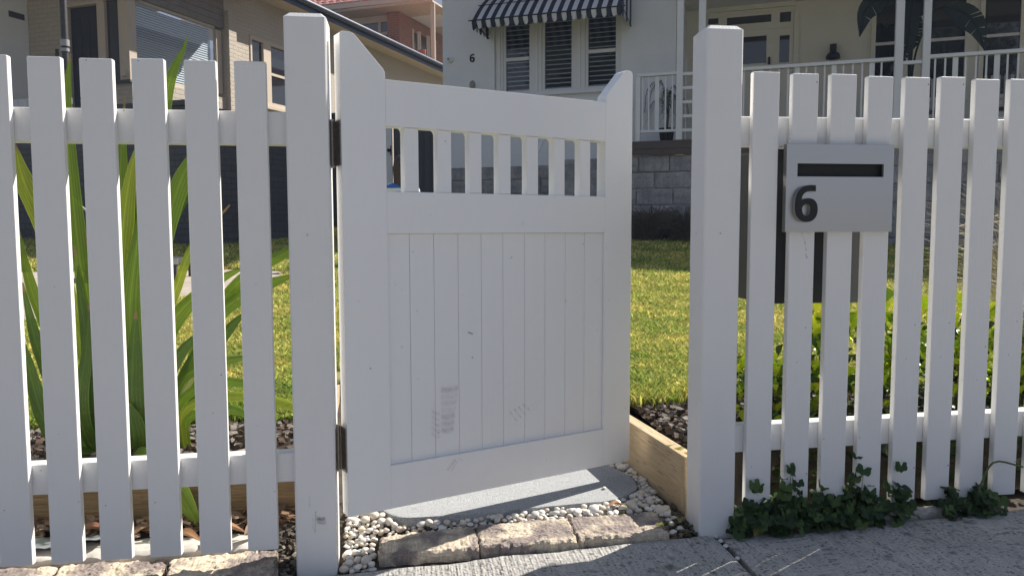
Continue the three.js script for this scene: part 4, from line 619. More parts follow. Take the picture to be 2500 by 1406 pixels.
// ---------------------------------------------------------------- orange brick house behind
{
  const ho = houseGroup('house', 'orange brick house with red tiled roof rising behind the others'); const wO = 13.5; const P = (x, y) => onW(x, y, wO);
  const uc = P(975, 100)[0], yE = P(950, 30)[1]; const gl = 4.2;
  const u0 = P(945, 80)[0]; // pier
  hb(ho, 'brick_pier', u0, uc, 2, yE - 0.02, wO, wO + 0.5, M.orangeBrick, 0);
  addMerged(ho, 'wall', [hm(u0 - 9, u0 - 0.002, 2, P(860, 102)[1] - 1.0, wO + 0.25, wO + 0.55), hm(uc - 0.3, uc - 0.001, 2, yE - 0.02, wO + 0.502, wO + 9)], M.orangeBrick);
  const wn = sub(ho, 'window', [u0, P(860, 102)[1] - 1.0, -(wO + 0.3)]); const yb = P(860, 102)[1] - 1.0, H = yE - 0.25 - yb;
  addBox(wn, 'pane', -4.5, -0.06, 0.05, H, -0.02, 0, std({ color: rgb(0.16, 0.18, 0.20), roughness: 0.08 }), 0); const xs = [918, 855, 800].map(x => P(x, 70)[0] - u0); [...xs, -0.04].forEach(x => addBox(wn, 'mullion', x - 0.06, x + 0.06, 0, H, 0.001, 0.06, M.creamTrim)); const yt = P(930, 78)[1] - yb; addBox(wn, 'transom', -4.5, -0.1, yt - 0.05, yt + 0.05, 0.061, 0.09, M.creamTrim); addBox(wn, 'head', -4.5, -0.005, H + 0.001, H + 0.24, -0.02, 0.07, M.creamTrim);
  // windows in the side wall
  const sw = (pa, pb) => { const a = onU(pa, 110, uc)[0], b = onU(pb, 118, uc)[0]; const g = sub(ho, 'window', [uc, 0, -(a + b) / 2]); const t = onU((pa + pb) / 2, 80 + (pa - 1005) * 0.45, uc)[1]; addBox(g, 'pane', 0.005, 0.02, t - 2.3, t, -(b - a) / 2 + 0.04, (b - a) / 2 - 0.04, std({ color: rgb(0.07, 0.035, 0.03), roughness: 0.15 }), 0); addBox(g, 'frame', 0.001, 0.05, t - 2.4, t + 0.1, (b - a) / 2 - 0.039, (b - a) / 2 + 0.10, M.creamTrim); addBox(g, 'frame', 0.001, 0.05, t - 2.4, t + 0.1, -(b - a) / 2 - 0.10, -(b - a) / 2 + 0.039, M.creamTrim); };
  sw(1007, 1018); sw(1024, 1040); sw(1046, 1060);
  const uR = P(1076, 30)[0]; addMerged(ho, 'soffit', [hm(u0 - 9, uR, yE, yE + 0.06, wO - 0.7, wO + 9)], M.creamTrim);
  { const a = P(980, 27), b = P(1050, 27); hb(ho, 'soffit_panel', a[0], b[0], yE - 0.03, yE - 0.002, wO + 0.8, wO + 2.4, M.trim); }
  hb(ho, 'gutter', u0 - 9, uR + 0.1, yE + 0.061, yE + 0.30, wO - 0.84, wO - 0.702, M.creamTrim, 0.02);
  part(ho, 'drain_pipe', triUV(barGeo(V(P(1071, 60)[0], 2, -wO + 0.5), V(P(1071, 60)[0], yE - 0.001, -wO + 0.5), 0.09)), M.creamTrim);
  const roof = sub(ho, 'roof'); part(roof, 'roof_deck', gridGeo(2, 2, (a, b) => V(lerp(u0 - 9, uR + 0.2, a), lerp(yE + 0.25, yE + 4, b), lerp(-(wO - 0.8), -(wO + 5.5), b))), M.tileRed);
  const tw = 0.30, tg = boxGeo(tw - 0.035, 0.05, 0.42, 0.02, false); for (let r = 0; r < 6; r++) for (let k = 0; k < 26; k++) { const m = part(roof, 'roof_tile', tg, M.tileRed, [uR + 0.1 - (k + (r % 2) * 0.5) * tw, yE + 0.34 + r * 0.205, -(wO - 0.66 + r * 0.345)]); m.rotation.x = 0.5; m.rotation.z = rr(-0.03, 0.03); }
  { const a = P(1040, 137), b = P(1066, 158); for (let k = 0; k < 6; k++) hb(ho, 'balcony_tile', a[0] + k * 0.075, a[0] + k * 0.075 + 0.068, b[1], a[1], wO - 1.0, wO - 0.95, M.tileRed, 0.01); hb(ho, 'balcony', a[0] - 0.1, b[0] + 0.2, 2, b[1] - 0.002, wO - 1.0, wO - 0.6, M.orangeBrick); }
  shade(ho);
}
// ---------------------------------------------------------------- driveway and stepping stones in the lawn
{
  const A = [[-80, 815], [60, 795], [440, 737], [580, 712], [690, 690], [720, 680]].map(q => Lp(q[0], q[1], 0.012)), B = [[-120, 668], [60, 664], [440, 661], [560, 658], [690, 662], [720, 664]].map(q => Lp(q[0], q[1], 0.012));
  structure('driveway', gridGeo(5, 6, (a, b) => A[Math.round(a * 5)].clone().lerp(B[Math.round(a * 5)], b)), M.drive);
  [[822, 636], [822, 669], [905, 605]].forEach(([x, y], i) => { const p = Lp(x, y); const m = part(scene, numbered('lawn_slab'), boxGeo(0.62, 0.05, 0.42, 0.008), M.granite, [p.x + 0.2, p.y + 0.004, p.z]); m.rotation.y = -0.3; tag(m, ['pale square slab in the sunlit lawn nearest the gate', 'pale square slab at the edge of the lawn shade', 'pale square slab in the shaded lawn near the side gate'][i], 'paving slab', 'stepping slabs in the lawn'); });
}
// ---------------------------------------------------------------- grass
{
  const bl = []; const mk = (n, R, h, wd) => { const pos = [], col = []; for (let i = 0; i < n; i++) { const a = rnd() * 6.28, r = Math.sqrt(rnd()) * R, x = Math.cos(a) * r, z = Math.sin(a) * r, d = rnd() * 6.28, hh = h * rr(0.55, 1.1), lean = hh * rr(0.3, 1.1), b = rnd() * 6.28, w = wd * rr(0.7, 1.3), wx = Math.cos(b) * w, wz = Math.sin(b) * w; const mx = x + Math.cos(d) * lean * 0.35, mz = z + Math.sin(d) * lean * 0.35, tx = x + Math.cos(d) * lean, tz = z + Math.sin(d) * lean; pos.push(x - wx, 0, z - wz, x + wx, 0, z + wz, mx + wx * 0.8, hh * 0.62, mz + wz * 0.8, x - wx, 0, z - wz, mx + wx * 0.8, hh * 0.62, mz + wz * 0.8, mx - wx * 0.8, hh * 0.62, mz - wz * 0.8, mx - wx * 0.8, hh * 0.62, mz - wz * 0.8, mx + wx * 0.8, hh * 0.62, mz + wz * 0.8, tx, hh * 0.95, tz); const k = rr(0.5, 1.45), yl = rnd() < 0.25 ? 1 : 0; for (let q = 0; q < 9; q++) col.push(yl ? k * 1.7 : k, yl ? k * 1.35 : k, yl ? k * 1.6 : k); } const g = new THREE.BufferGeometry(); g.setAttribute('position', new THREE.Float32BufferAttribute(pos, 3)); g.setAttribute('color', new THREE.Float32BufferAttribute(col, 3)); g.computeVertexNormals(); g.setAttribute('uv', new THREE.Float32BufferAttribute(new Float32Array(pos.length / 3 * 2), 2)); return g; };
  const tufts = [mk(15, 0.038, 0.032, 0.0030), mk(15, 0.038, 0.036, 0.0026), mk(15, 0.038, 0.028, 0.0032)];
  const gm = new THREE.MeshPhysicalMaterial({ color: 0xffffff, vertexColors: true, roughness: 0.8, specularIntensity: 0.25, transmission: 0.4, thickness: 0, side: THREE.DoubleSide });
  const per = tufts.map(() => []); const dm = new THREE.Object3D(), c = new THREE.Color();
  const drive = [[-80, 815], [60, 795], [440, 737], [580, 712], [690, 690], [715, 682], [690, 662], [560, 658], [440, 661], [60, 664], [-120, 668]];
  const inDrive = (x, y) => { let s = false; for (let i = 0, j = drive.length - 1; i < drive.length; j = i++) { const a = drive[i], b = drive[j]; if ((a[1] > y) !== (b[1] > y) && x < (b[0] - a[0]) * (y - a[1]) / (b[1] - a[1]) + a[0]) s = !s; } return s; };
  for (let t = 0; t < 200000; t++) {
    const D = 0.78 * Math.pow(15 / 0.78, Math.pow(rnd(), 0.92)), hw = (D + 2.05) * 0.80, x = -0.14 + (D + 2.05) * 0.14 + rr(-hw, hw), z = -D;
    if (z > lawnFront(x)) continue; if (x > -0.48 && x < 0.76 && z > -1.62) continue;
    const y = lawnY(z) + 0.006 * fbm(x * 2, z * 2) - 0.005, p = toPx(V(x, y, z)); if (p[0] < -60 || p[0] > 2560 || p[1] > 1150) continue; if (inDrive(p[0], p[1] - 2)) continue;
    if (p[0] > 835 && p[0] < 1520 && p[1] > 470) { if (rnd() < 0.85) continue; }
    const s = (0.95 + D * 0.13) * rr(0.75, 1.3), k = Math.floor(rnd() * 3); dm.position.set(x, y, z); dm.rotation.set(rr(-0.15, 0.15), rnd() * 6.28, rr(-0.15, 0.15)); dm.scale.set(s, s * (D < 1.1 ? 1.3 : 1) * 0.95, s); dm.updateMatrix();
    const v = fbm(x * 1.3, z * 1.3) + 0.5 * nz(x * 5, z * 5), dry = clamp(0.55 + v * 0.7 + rr(-0.4, 0.4) - 0.45 * clamp(1.5 - D, 0, 0.5), 0, 1), e = rr(0.65, 1.35); const g = mix3([0.19, 0.33, 0.04], [0.64, 0.60, 0.20], dry);
    per[k].push([dm.matrix.clone(), [g[0] * e, g[1] * e, g[2] * e]]);
  }
  const im = per.map((l, k) => { const m = new THREE.InstancedMesh(tufts[k], gm, l.length); m.name = 'lawn_grass'; l.forEach(([mx, q], i) => { m.setMatrixAt(i, mx); m.setColorAt(i, c.setRGB(...q)); }); m.castShadow = m.receiveShadow = true; return m; });
  const lg = new THREE.Group(); lg.name = 'lawn_grass'; im.forEach(m => { m.userData.kind = 'stuff'; lg.add(m); }); scene.add(lg); tag(lg, 'short yellow-green lawn grass in front of the houses', 'grass', null, 'stuff');
}
// ---------------------------------------------------------------- bark mulch and leaf litter
function chips(name, label, n, fn, size, cols, flat = 0.25) {
  const g = new THREE.BoxGeometry(1, flat, 0.38, 2, 1, 1); const p = g.attributes.position; for (let i = 0; i < p.count; i++) p.setXYZ(i, p.getX(i) * (1 + 0.2 * nz(i, 3)), p.getY(i) + 0.15 * nz(p.getX(i) * 2, i), p.getZ(i) * (1 + 0.4 * nz(i * 2, 8)));
  const ng = g.toNonIndexed(); ng.computeVertexNormals(); triUV(ng); const l = []; for (let i = 0; i < n * 3 && l.length < n; i++) { const q = fn(); if (q) l.push(q); }
  const m = new THREE.InstancedMesh(ng, std({ roughness: 0.95, map: plainMap([0.9, 0.9, 0.9], 0.5, 12, 1.2, 128) }), l.length), d = new THREE.Object3D(), c = new THREE.Color(); m.name = name; m.castShadow = m.receiveShadow = true;
  l.forEach((q, i) => { d.position.copy(q); d.rotation.set(rr(-0.5, 0.5), rnd() * 6.28, rr(-0.5, 0.5)); d.scale.setScalar(rr(...size)); d.updateMatrix(); m.setMatrixAt(i, d.matrix); const k = cols[Math.floor(rnd() * cols.length)]; m.setColorAt(i, c.setRGB(...k)); });
  scene.add(m); tag(m, label, 'mulch', null, 'stuff'); return m;
}
const bark = [[0.10, 0.075, 0.06], [0.15, 0.12, 0.10], [0.22, 0.19, 0.165], [0.07, 0.05, 0.04], [0.30, 0.26, 0.23], [0.12, 0.08, 0.055]];
chips('bark_mulch', 'grey-brown bark mulch in the bed behind the strap leaves', 1500, () => { const x = rr(-1.9, -0.48), z = rr(-0.36, -0.86); return V(x, bedTop + 0.008 + rr(0, 0.012), z); }, [0.018, 0.055], bark);
chips('bark_mulch_right', 'grey-brown bark mulch in the bed behind the mailbox fence', 2200, () => { const x = rr(0.75, 2.4), z = rr(-0.36, -0.92); return V(x, bedTop + 0.006 + rr(0, 0.012), z); }, [0.018, 0.055], bark);
scene.getObjectByName('bark_mulch_right').name = 'bark_mulch_001';
chips('leaf_litter', 'dry brown leaf litter at the foot of the weathered sleeper', 260, () => { const x = rr(-1.35, -0.45), z = rr(-0.20, -0.29); return V(x, 0.022 + rr(0, 0.022), z); }, [0.02, 0.06], [[0.20, 0.12, 0.07], [0.28, 0.18, 0.11], [0.12, 0.08, 0.05], [0.33, 0.25, 0.18]], 0.08);
chips('leaf_litter_right', 'dead leaves and dirt between the threshold stones and mailbox post', 240, () => { const x = rr(0.56, 0.675), z = rr(0.0, -0.20); return V(x, bedY(x, z) + rr(0.002, 0.018), z); }, [0.008, 0.035], [[0.10, 0.085, 0.05], [0.16, 0.13, 0.08], [0.07, 0.08, 0.04], [0.20, 0.15, 0.10]], 0.12);
scene.getObjectByName('leaf_litter_right').name = 'leaf_litter_001';
chips('gravel_dirt', 'dirt and grit beside the hinge post foot', 160, () => { const x = rr(-0.50, -0.43), z = rr(0.03, -0.28); return V(x, bedY(x, z) + rr(0, 0.01), z); }, [0.006, 0.03], [[0.12, 0.10, 0.08], [0.2, 0.16, 0.12], [0.07, 0.06, 0.05], [0.3, 0.27, 0.22]], 0.3);
[[555, 1300, 0.10, 0.3, [0.42, 0.24, 0.13], 'large curled tan leaf on the litter by the hinge post'], [455, 1316, 0.09, -0.2, [0.40, 0.23, 0.12], 'flat tan leaf on the concrete haunch behind the pickets'], [625, 1295, 0.085, 0.9, [0.30, 0.20, 0.14], 'dark curled leaf leaning on the weathered sleeper'], [230, 1300, 0.09, 0.2, [0.26, 0.12, 0.08], 'reddish brown dry leaf beside the weathered sleeper'], [1505, 1235, 0.055, 0.2, [0.45, 0.25, 0.14], 'small orange-brown leaf lying on pebbles beside the granite slab'], [1660, 1270, 0.05, 1.2, [0.22, 0.19, 0.09], 'olive dead leaf at the foot of the mailbox fence post']].forEach(([x, y, L, ry, col, label]) => {
  const p = Gp(x, y, 0.03); const g = gridGeo(10, 4, (a, b) => { const w = Math.sin(Math.PI * Math.pow(a, 0.8)) * 0.2 * L; return V((a - 0.5) * L, 0.16 * L * Math.pow((b - 0.5) * 2, 2) * Math.sin(Math.PI * a) + 0.12 * L * Math.sin(a * 4), (b - 0.5) * 2 * w); });
  const m = part(scene, numbered('dead_leaf'), g, std({ color: rgb(...col), roughness: 0.8, side: THREE.DoubleSide }), [p.x, p.y, p.z]); m.rotation.y = ry; tag(m, label, 'leaf');
});
{ // crumpled wrapper behind the far pickets
  const p = Gp(225, 1326, 0.012); const m = part(scene, 'plastic_wrapper', triUV(gridGeo(14, 10, (a, b) => V((a - 0.5) * 0.20, 0.012 + 0.014 * fbm(a * 6, b * 6, 4) + 0.02 * a * b, (b - 0.5) * 0.09))), std({ color: rgb(0.35, 0.38, 0.40), roughness: 0.25, metalness: 0.3, side: THREE.DoubleSide }), [p.x - 0.06, 0.008, p.z]); tag(m, 'crumpled silvery wrapper lying behind the pickets on the concrete haunch', 'litter');
}
// ---------------------------------------------------------------- strap-leaved plants behind the left fence
function ribbon(pts, wds, fold = 0.25, side = null) { // pts: Vector3[], wds: half widths
  const cv = new THREE.CatmullRomCurve3(pts, false, 'centripetal'), n = 26, pos = [], idx = [], uv = []; const fr = [];
  for (let i = 0; i <= n; i++) {
    const t = i / n, p = cv.getPoint(t), tg = cv.getTangent(t); const k = t * (wds.length - 1), a = Math.floor(Math.min(k, wds.length - 1.001)), w = lerp(wds[a], wds[a + 1], k - a);
    const view = p.clone().sub(C0).normalize(); let s = tg.clone().cross(side || view).normalize(); if (fr.length && s.dot(fr[fr.length - 1]) < 0) s.negate(); fr.push(s.clone()); const nrm = s.clone().cross(tg).normalize();
    for (let j = -2; j <= 2; j++) { const q = j / 2; pos.push(...p.clone().addScaledVector(s, q * w).addScaledVector(nrm, Math.abs(q) * w * fold + (Math.abs(j) === 1 ? -0.10 * w * fold : 0)).toArray()); uv.push(q * 0.5 + 0.5, t); }
  }
  for (let i = 0; i < n; i++) for (let j = 0; j < 4; j++) { const a = i * 5 + j; idx.push(a, a + 5, a + 1, a + 1, a + 5, a + 6); }
  const g = new THREE.BufferGeometry(); g.setAttribute('position', new THREE.Float32BufferAttribute(pos, 3)); g.setAttribute('uv', new THREE.Float32BufferAttribute(uv, 2)); g.setIndex(idx); g.computeVertexNormals(); return g;
}
const strap = (r, g, b) => { // long ribs run along the blade
  const t = tex(128, 1, (u, v) => { const k = 0.86 + 0.26 * Math.sin(u * 46) * 0.5 + 0.10 * nz(u * 40, v * 3) + (Math.abs(u - 0.5) < 0.02 ? 0.5 : 0) + (Math.abs(u - 0.5) > 0.475 ? 0.7 : 0); const tip = clamp((v - 0.935 + 0.02 * nz(u * 9, v * 40)) / 0.02, 0, 1), sp = nz(u * 14, v * 50, r * 9) > 0.42 ? 0.5 : 0; return mix3([r * k, g * k, b * k], [0.33, 0.24, 0.12], Math.max(tip, sp)); }); t.repeat.set(1, 1);
  return new THREE.MeshPhysicalMaterial({ map: t, roughness: 0.42, specularIntensity: 0.5, transmission: 0.42, thickness: 0, side: THREE.DoubleSide });
};
{
  const mats = { g: strap(0.23, 0.37, 0.035), d: strap(0.12, 0.22, 0.04), y: strap(0.40, 0.50, 0.05), p: strap(0.56, 0.60, 0.24) };
  // blades: [tone, [[px, py, z, halfwidth px], ...]] from base to tip
  const clumps = [
    ['tall strap-leaved plant with broad green blades at the end far from the gate', [250, 1112], [
      ['g', [[262, 1112, -0.50, 14], [215, 900, -0.42, 20], [205, 760, -0.40, 14], [180, 600, -0.38, 2]]],
      ['g', [[262, 1112, -0.50, 14], [250, 900, -0.46, 24], [240, 720, -0.44, 20], [207, 575, -0.44, 2]]],
      ['d', [[240, 1112, -0.50, 14], [215, 1000, -0.44, 26], [212, 860, -0.40, 20], [190, 690, -0.38, 6], [188, 640, -0.38, 1]]],
      ['d', [[225, 1112, -0.46, 16], [190, 1000, -0.36, 24], [208, 860, -0.36, 14], [216, 740, -0.37, 3]]],
      ['y', [[250, 1112, -0.50, 10], [190, 820, -0.50, 18], [110, 560, -0.48, 30], [55, 440, -0.46, 24], [33, 348, -0.45, 2]]],
      ['g', [[240, 1112, -0.52, 12], [150, 900, -0.50, 16], [72, 700, -0.46, 15], [42, 556, -0.44, 2]]],
      ['d', [[235, 1112, -0.50, 12], [140, 980, -0.45, 18], [84, 830, -0.44, 16], [52, 690, -0.43, 3]]],
      ['d', [[225, 1112, -0.48, 12], [150, 1090, -0.40, 22], [100, 1010, -0.38, 24], [64, 880, -0.38, 12], [50, 820, -0.38, 2]]],
      ['g', [[225, 1112, -0.48, 10], [140, 1040, -0.44, 16], [90, 985, -0.42, 14], [62, 930, -0.42, 2]]],
      ['g', [[262, 1112, -0.52, 12], [200, 700, -0.52, 22], [165, 380, -0.50, 18], [158, 230, -0.48, 13], [171, 130, -0.46, 1]]],
      ['p', [[215, 1112, -0.46, 6], [100, 1000, -0.40, 9], [66, 950, -0.40, 7], [40, 935, -0.40, 1]]],
    ]],
    ['tall strap-leaved plant with bright yellow-green blades behind the middle pickets', [335, 1112], [
      ['g', [[330, 1112, -0.50, 16], [318, 900, -0.42, 34], [316, 740, -0.40, 34], [332, 600, -0.40, 22], [345, 500, -0.40, 4]]],
      ['y', [[335, 1112, -0.52, 14], [328, 860, -0.46, 26], [335, 700, -0.44, 24], [338, 560, -0.43, 3]]],
      ['d', [[320, 1112, -0.46, 18], [322, 1000, -0.38, 30], [322, 880, -0.37, 24], [330, 760, -0.36, 3]]],
      ['g', [[330, 1112, -0.50, 12], [300, 820, -0.52, 22], [298, 560, -0.52, 24], [293, 400, -0.50, 16], [303, 236, -0.48, 1]]],
      ['y', [[330, 1112, -0.50, 10], [290, 740, -0.50, 16], [300, 540, -0.48, 24], [322, 400, -0.46, 12], [345, 330, -0.45, 2]]],
      ['g', [[335, 1112, -0.52, 10], [310, 720, -0.56, 14], [320, 560, -0.56, 16], [345, 420, -0.55, 4]]],
      ['g', [[340, 1112, -0.50, 12], [362, 820, -0.50, 20], [395, 600, -0.48, 22], [440, 440, -0.46, 26], [500, 330, -0.44, 2]]],
      ['d', [[342, 1112, -0.50, 12], [375, 760, -0.54, 18], [415, 540, -0.53, 18], [470, 450, -0.52, 14], [520, 420, -0.52, 2]]],
      ['g', [[342, 1112, -0.52, 10], [372, 640, -0.58, 18], [395, 300, -0.56, 18], [418, 180, -0.54, 13], [446, 120, -0.53, 5], [457, 86, -0.52, 1]]],
      ['g', [[345, 1112, -0.50, 12], [380, 880, -0.48, 22], [430, 770, -0.46, 24], [520, 690, -0.44, 16], [600, 650, -0.43, 2]]],
      ['d', [[345, 1112, -0.48, 12], [385, 980, -0.42, 20], [440, 860, -0.40, 16], [500, 800, -0.40, 4]]],
      ['y', [[350, 1112, -0.48, 10], [385, 830, -0.50, 12], [430, 700, -0.48, 14], [470, 600, -0.46, 10], [560, 500, -0.45, 2]]],
      ['g', [[320, 1112, -0.40, 12], [345, 1120, -0.30, 30], [430, 1200, -0.25, 30], [478, 1275, -0.22, 10], [490, 1300, -0.22, 2]]],
      ['d', [[330, 1112, -0.44, 20], [325, 1070, -0.38, 34], [318, 1020, -0.36, 22], [312, 985, -0.36, 4]]],
    ]],
    ['low strap-leaved plant arching sideways towards the hinge post', [430, 1108], [
      ['y', [[430, 1108, -0.50, 8], [400, 1010, -0.45, 12], [350, 970, -0.42, 14], [305, 962, -0.40, 5]]],
      ['g', [[430, 1108, -0.50, 8], [420, 960, -0.46, 14], [470, 905, -0.44, 14], [560, 880, -0.42, 11], [625, 868, -0.41, 2]]],
      ['g', [[430, 1108, -0.50, 8], [440, 980, -0.44, 13], [520, 935, -0.40, 14], [620, 940, -0.38, 10], [690, 960, -0.37, 2]]],
      ['y', [[430, 1108, -0.50, 8], [450, 1000, -0.42, 12], [560, 968, -0.38, 13], [690, 985, -0.36, 14], [760, 1010, -0.35, 4]]],
      ['g', [[430, 1108, -0.50, 8], [460, 1020, -0.42, 12], [560, 1000, -0.38, 12], [640, 1030, -0.36, 4]]],
      ['g', [[430, 1108, -0.50, 8], [470, 900, -0.50, 18], [540, 760, -0.50, 20], [640, 700, -0.50, 20], [720, 670, -0.50, 3]]],
      ['g', [[430, 1108, -0.50, 8], [480, 840, -0.54, 16], [580, 690, -0.54, 18], [690, 620, -0.54, 14], [850, 545, -0.54, 2]]],
      ['d', [[430, 1108, -0.50, 8], [500, 900, -0.52, 12], [560, 800, -0.52, 14], [600, 760, -0.52, 3]]],
      ['p', [[430, 1108, -0.48, 6], [440, 970, -0.46, 8], [500, 890, -0.45, 9], [600, 872, -0.44, 9], [640, 876, -0.44, 1]]],
      ['d', [[430, 1108, -0.50, 8], [420, 1000, -0.46, 12], [440, 920, -0.46, 10], [480, 840, -0.46, 2]]],
    ]],
  ];
  clumps.forEach(([label, b, blades]) => {
    const o = Gp(b[0], b[1], bedTop); const t = thing('strap_leaf_plant', label, 'plant', [o.x, bedTop, o.z], 0, 'strap-leaved plants behind the fence');
    blades.forEach(([tone, pts], i) => { const P = pts.map(([x, y, z]) => Zp(x, y, z)); P[0].set(o.x + rr(-0.05, 0.05), bedTop - 0.01, o.z + rr(-0.03, 0.03)); const W = pts.map(([x, y, z, w]) => w * (toPx(Zp(x, y, z))[2]) / F * 0.92); part(t, 'blade', ribbon(P.map(p => p.clone().sub(o)), W, rr(0.2, 0.55), null), mats[tone]); });
  });
}
// ---------------------------------------------------------------- low shrubs behind the mailbox fence
function leafShape(L, Wd, cup, tipPow = 0.8) { return gridGeo(6, 2, (a, b) => { const w = Wd * Math.sin(Math.PI * Math.pow(a, tipPow)) * 0.5 + 0.0004, q = (b - 0.5) * 2; return V(q * w, cup * (q * q * w) + 0.18 * L * a * a * -0.5, a * L); }); }
{
  const lg = [leafShape(0.046, 0.036, 0.5, 1.5), leafShape(0.040, 0.030, 0.6, 1.4), leafShape(0.054, 0.040, 0.4, 1.5)];
  const lm = [leafM(0.55, 0.70, 0.04, 0.6, 0.30), leafM(0.20, 0.33, 0.03, 0.45, 0.28), leafM(0.065, 0.11, 0.03, 0.3, 0.26), leafM(0.66, 0.72, 0.05, 0.62, 0.35)];  // one leaf in sunlit and shaded tones
  const stemM = std({ color: rgb(0.17, 0.13, 0.05), roughness: 0.8 }); const seedM = std({ color: rgb(0.22, 0.15, 0.05), roughness: 0.9 });
  const labels = ['low round-leaved shrub beside the mailbox fence post', 'low round-leaved shrub directly under the mailbox body', 'low round-leaved shrub under the mailbox end away from the post', 'low round-leaved shrub beside the dry tussock grass', 'low round-leaved shrub at the open end of the mailbox bed'];
  [1.07, 1.31, 1.56, 1.81, 2.06].forEach((x, s) => {
    const t = thing('leafy_shrub', labels[s], 'shrub', [x, bedTop - 0.01, -0.42], 0, 'low shrubs behind the mailbox fence'); const st = [];
    for (let k = 0; k < 9; k++) { const a = rnd() * 6.28, R = rr(0.03, 0.125), h = rr(0.22, 0.47) * (s ? 1 : 0.62), tip = V(Math.cos(a) * R, h, Math.sin(a) * R * 1.1), mid = V(tip.x * 0.35, h * 0.55, tip.z * 0.35); st.push([V(rr(-0.03, 0.03), 0, rr(-0.03, 0.03)), mid, tip]); part(t, 'stem', triUV(new THREE.TubeGeometry(new THREE.CatmullRomCurve3(st[k]), 8, 0.0025, 5)), stemM); }
    { const gs = []; for (let k = 0; k < 260; k++) { const q = lg[k % 3].clone(); q.rotateX(rr(-1.3, 0.4)); q.rotateY(rnd() * 6.28); const fz = rnd(), h = lerp(Math.pow(rnd(), 1.2) * (s ? 0.38 : 0.24), rr(-0.13, 0.10), fz > 0.62 ? 1 : 0); q.translate(rr(-0.13, 0.13), h, fz > 0.62 ? rr(0.06, 0.30) : rr(-0.16, 0.10)); gs.push(q); } const fm = addMerged(t, 'inner_foliage', gs, lm[2]); fm.userData.kind = 'stuff'; }  // darkest tone throughout: shade inside the shrub put into the leaf colour
    for (let k = 0; k < 150; k++) { const c = new THREE.CatmullRomCurve3(st[Math.floor(rnd() * 9)]), q = c.getPoint(Math.pow(rnd(), 0.6) * 0.85 + 0.15); const lit = q.y > 0.16 ? (rnd() < 0.55 ? 0 : rnd() < 0.5 ? 3 : 1) : (rnd() < 0.6 ? 2 : 1); const m = part(t, 'leaf', lg[Math.floor(rnd() * 3)], lm[lit], [q.x, q.y, q.z]); m.rotation.set(rr(-1.3, 0.3), rnd() * 6.28, rr(-0.5, 0.5), 'YXZ'); }  // light painted by height: sunlit tones above, shaded tones below
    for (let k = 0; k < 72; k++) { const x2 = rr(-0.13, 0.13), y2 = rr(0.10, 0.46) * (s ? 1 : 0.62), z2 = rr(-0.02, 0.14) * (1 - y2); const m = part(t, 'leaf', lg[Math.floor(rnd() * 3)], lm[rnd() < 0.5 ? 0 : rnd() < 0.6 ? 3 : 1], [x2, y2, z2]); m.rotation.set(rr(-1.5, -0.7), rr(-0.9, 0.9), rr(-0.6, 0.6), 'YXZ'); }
    const g = []; for (let k = 0; k < 3; k++) { const q = st[k][2].clone().multiplyScalar(0.8); for (let i = 0; i < 26; i++) { const b = q.clone().add(V(rr(-0.02, 0.02), -i * 0.006, rr(-0.02, 0.02))); g.push(barGeo(b, b.clone().add(V(rr(-0.012, 0.012), rr(-0.03, -0.01), rr(-0.012, 0.012))), 0.0012, 4)); } } const sm = addMerged(t, 'dry_seed_heads', g, seedM);
  });
}
function wisps(name, label, base, n, R, H, rad, mat, spread) {
  const t = thing(name, label, 'grass tussock', base); const g = []; for (let i = 0; i < n; i++) { const a = rnd() * 6.28, b = V(Math.cos(a) * rnd() * R, 0, Math.sin(a) * rnd() * R), h = H * rr(0.45, 1.1), s = spread * rr(0.2, 1.2), m = b.clone().add(V(Math.cos(a) * s * 0.35, h * 0.8, Math.sin(a) * s * 0.35)), e = b.clone().add(V(Math.cos(a) * s, h * rr(0.75, 1.05), Math.sin(a) * s)); g.push(new THREE.TubeGeometry(new THREE.CatmullRomCurve3([b, b.clone().lerp(m, 0.5).add(V(0, 0.03 * h, 0)), m, e]), 9, rad * rr(0.7, 1.2), 3)); }
  const m = addMerged(t, 'grass_blades', g, mat); m.userData.kind = 'stuff'; return t;
}
M.straw = std({ color: rgb(0.50, 0.42, 0.30), roughness: 0.7 }); M.strawDark = std({ color: rgb(0.16, 0.13, 0.09), roughness: 0.9 });
{ const p = Zp(2520, 760, -0.85); wisps('tussock_grass', 'pale dry wispy tussock grass behind the mailbox fence', [p.x + 0.02, bedTop - 0.01, -0.85], 420, 0.07, 0.88, 0.0012, M.straw, 0.42); }
[1.2, 0.55, -0.05, 1.9, 2.7].forEach((u, i) => { const p = HO.clone().addScaledVector(HU, u).addScaledVector(HW, -0.28); wisps('tussock_grass', ['dry brown tussock grass at the sandstone base near the mailbox post', 'dry brown tussock grass against the middle of the veranda base', 'dry brown tussock grass beside the veranda steps', 'dry brown tussock grass behind the mailbox against the stone base', 'dry brown tussock grass at the base under the veranda windows'][i], [p.x, lawnY(p.z) - 0.01, p.z], 330, 0.22, 0.55, 0.006, M.strawDark, 0.40).userData.group = 'tussocks along the stone base'; });
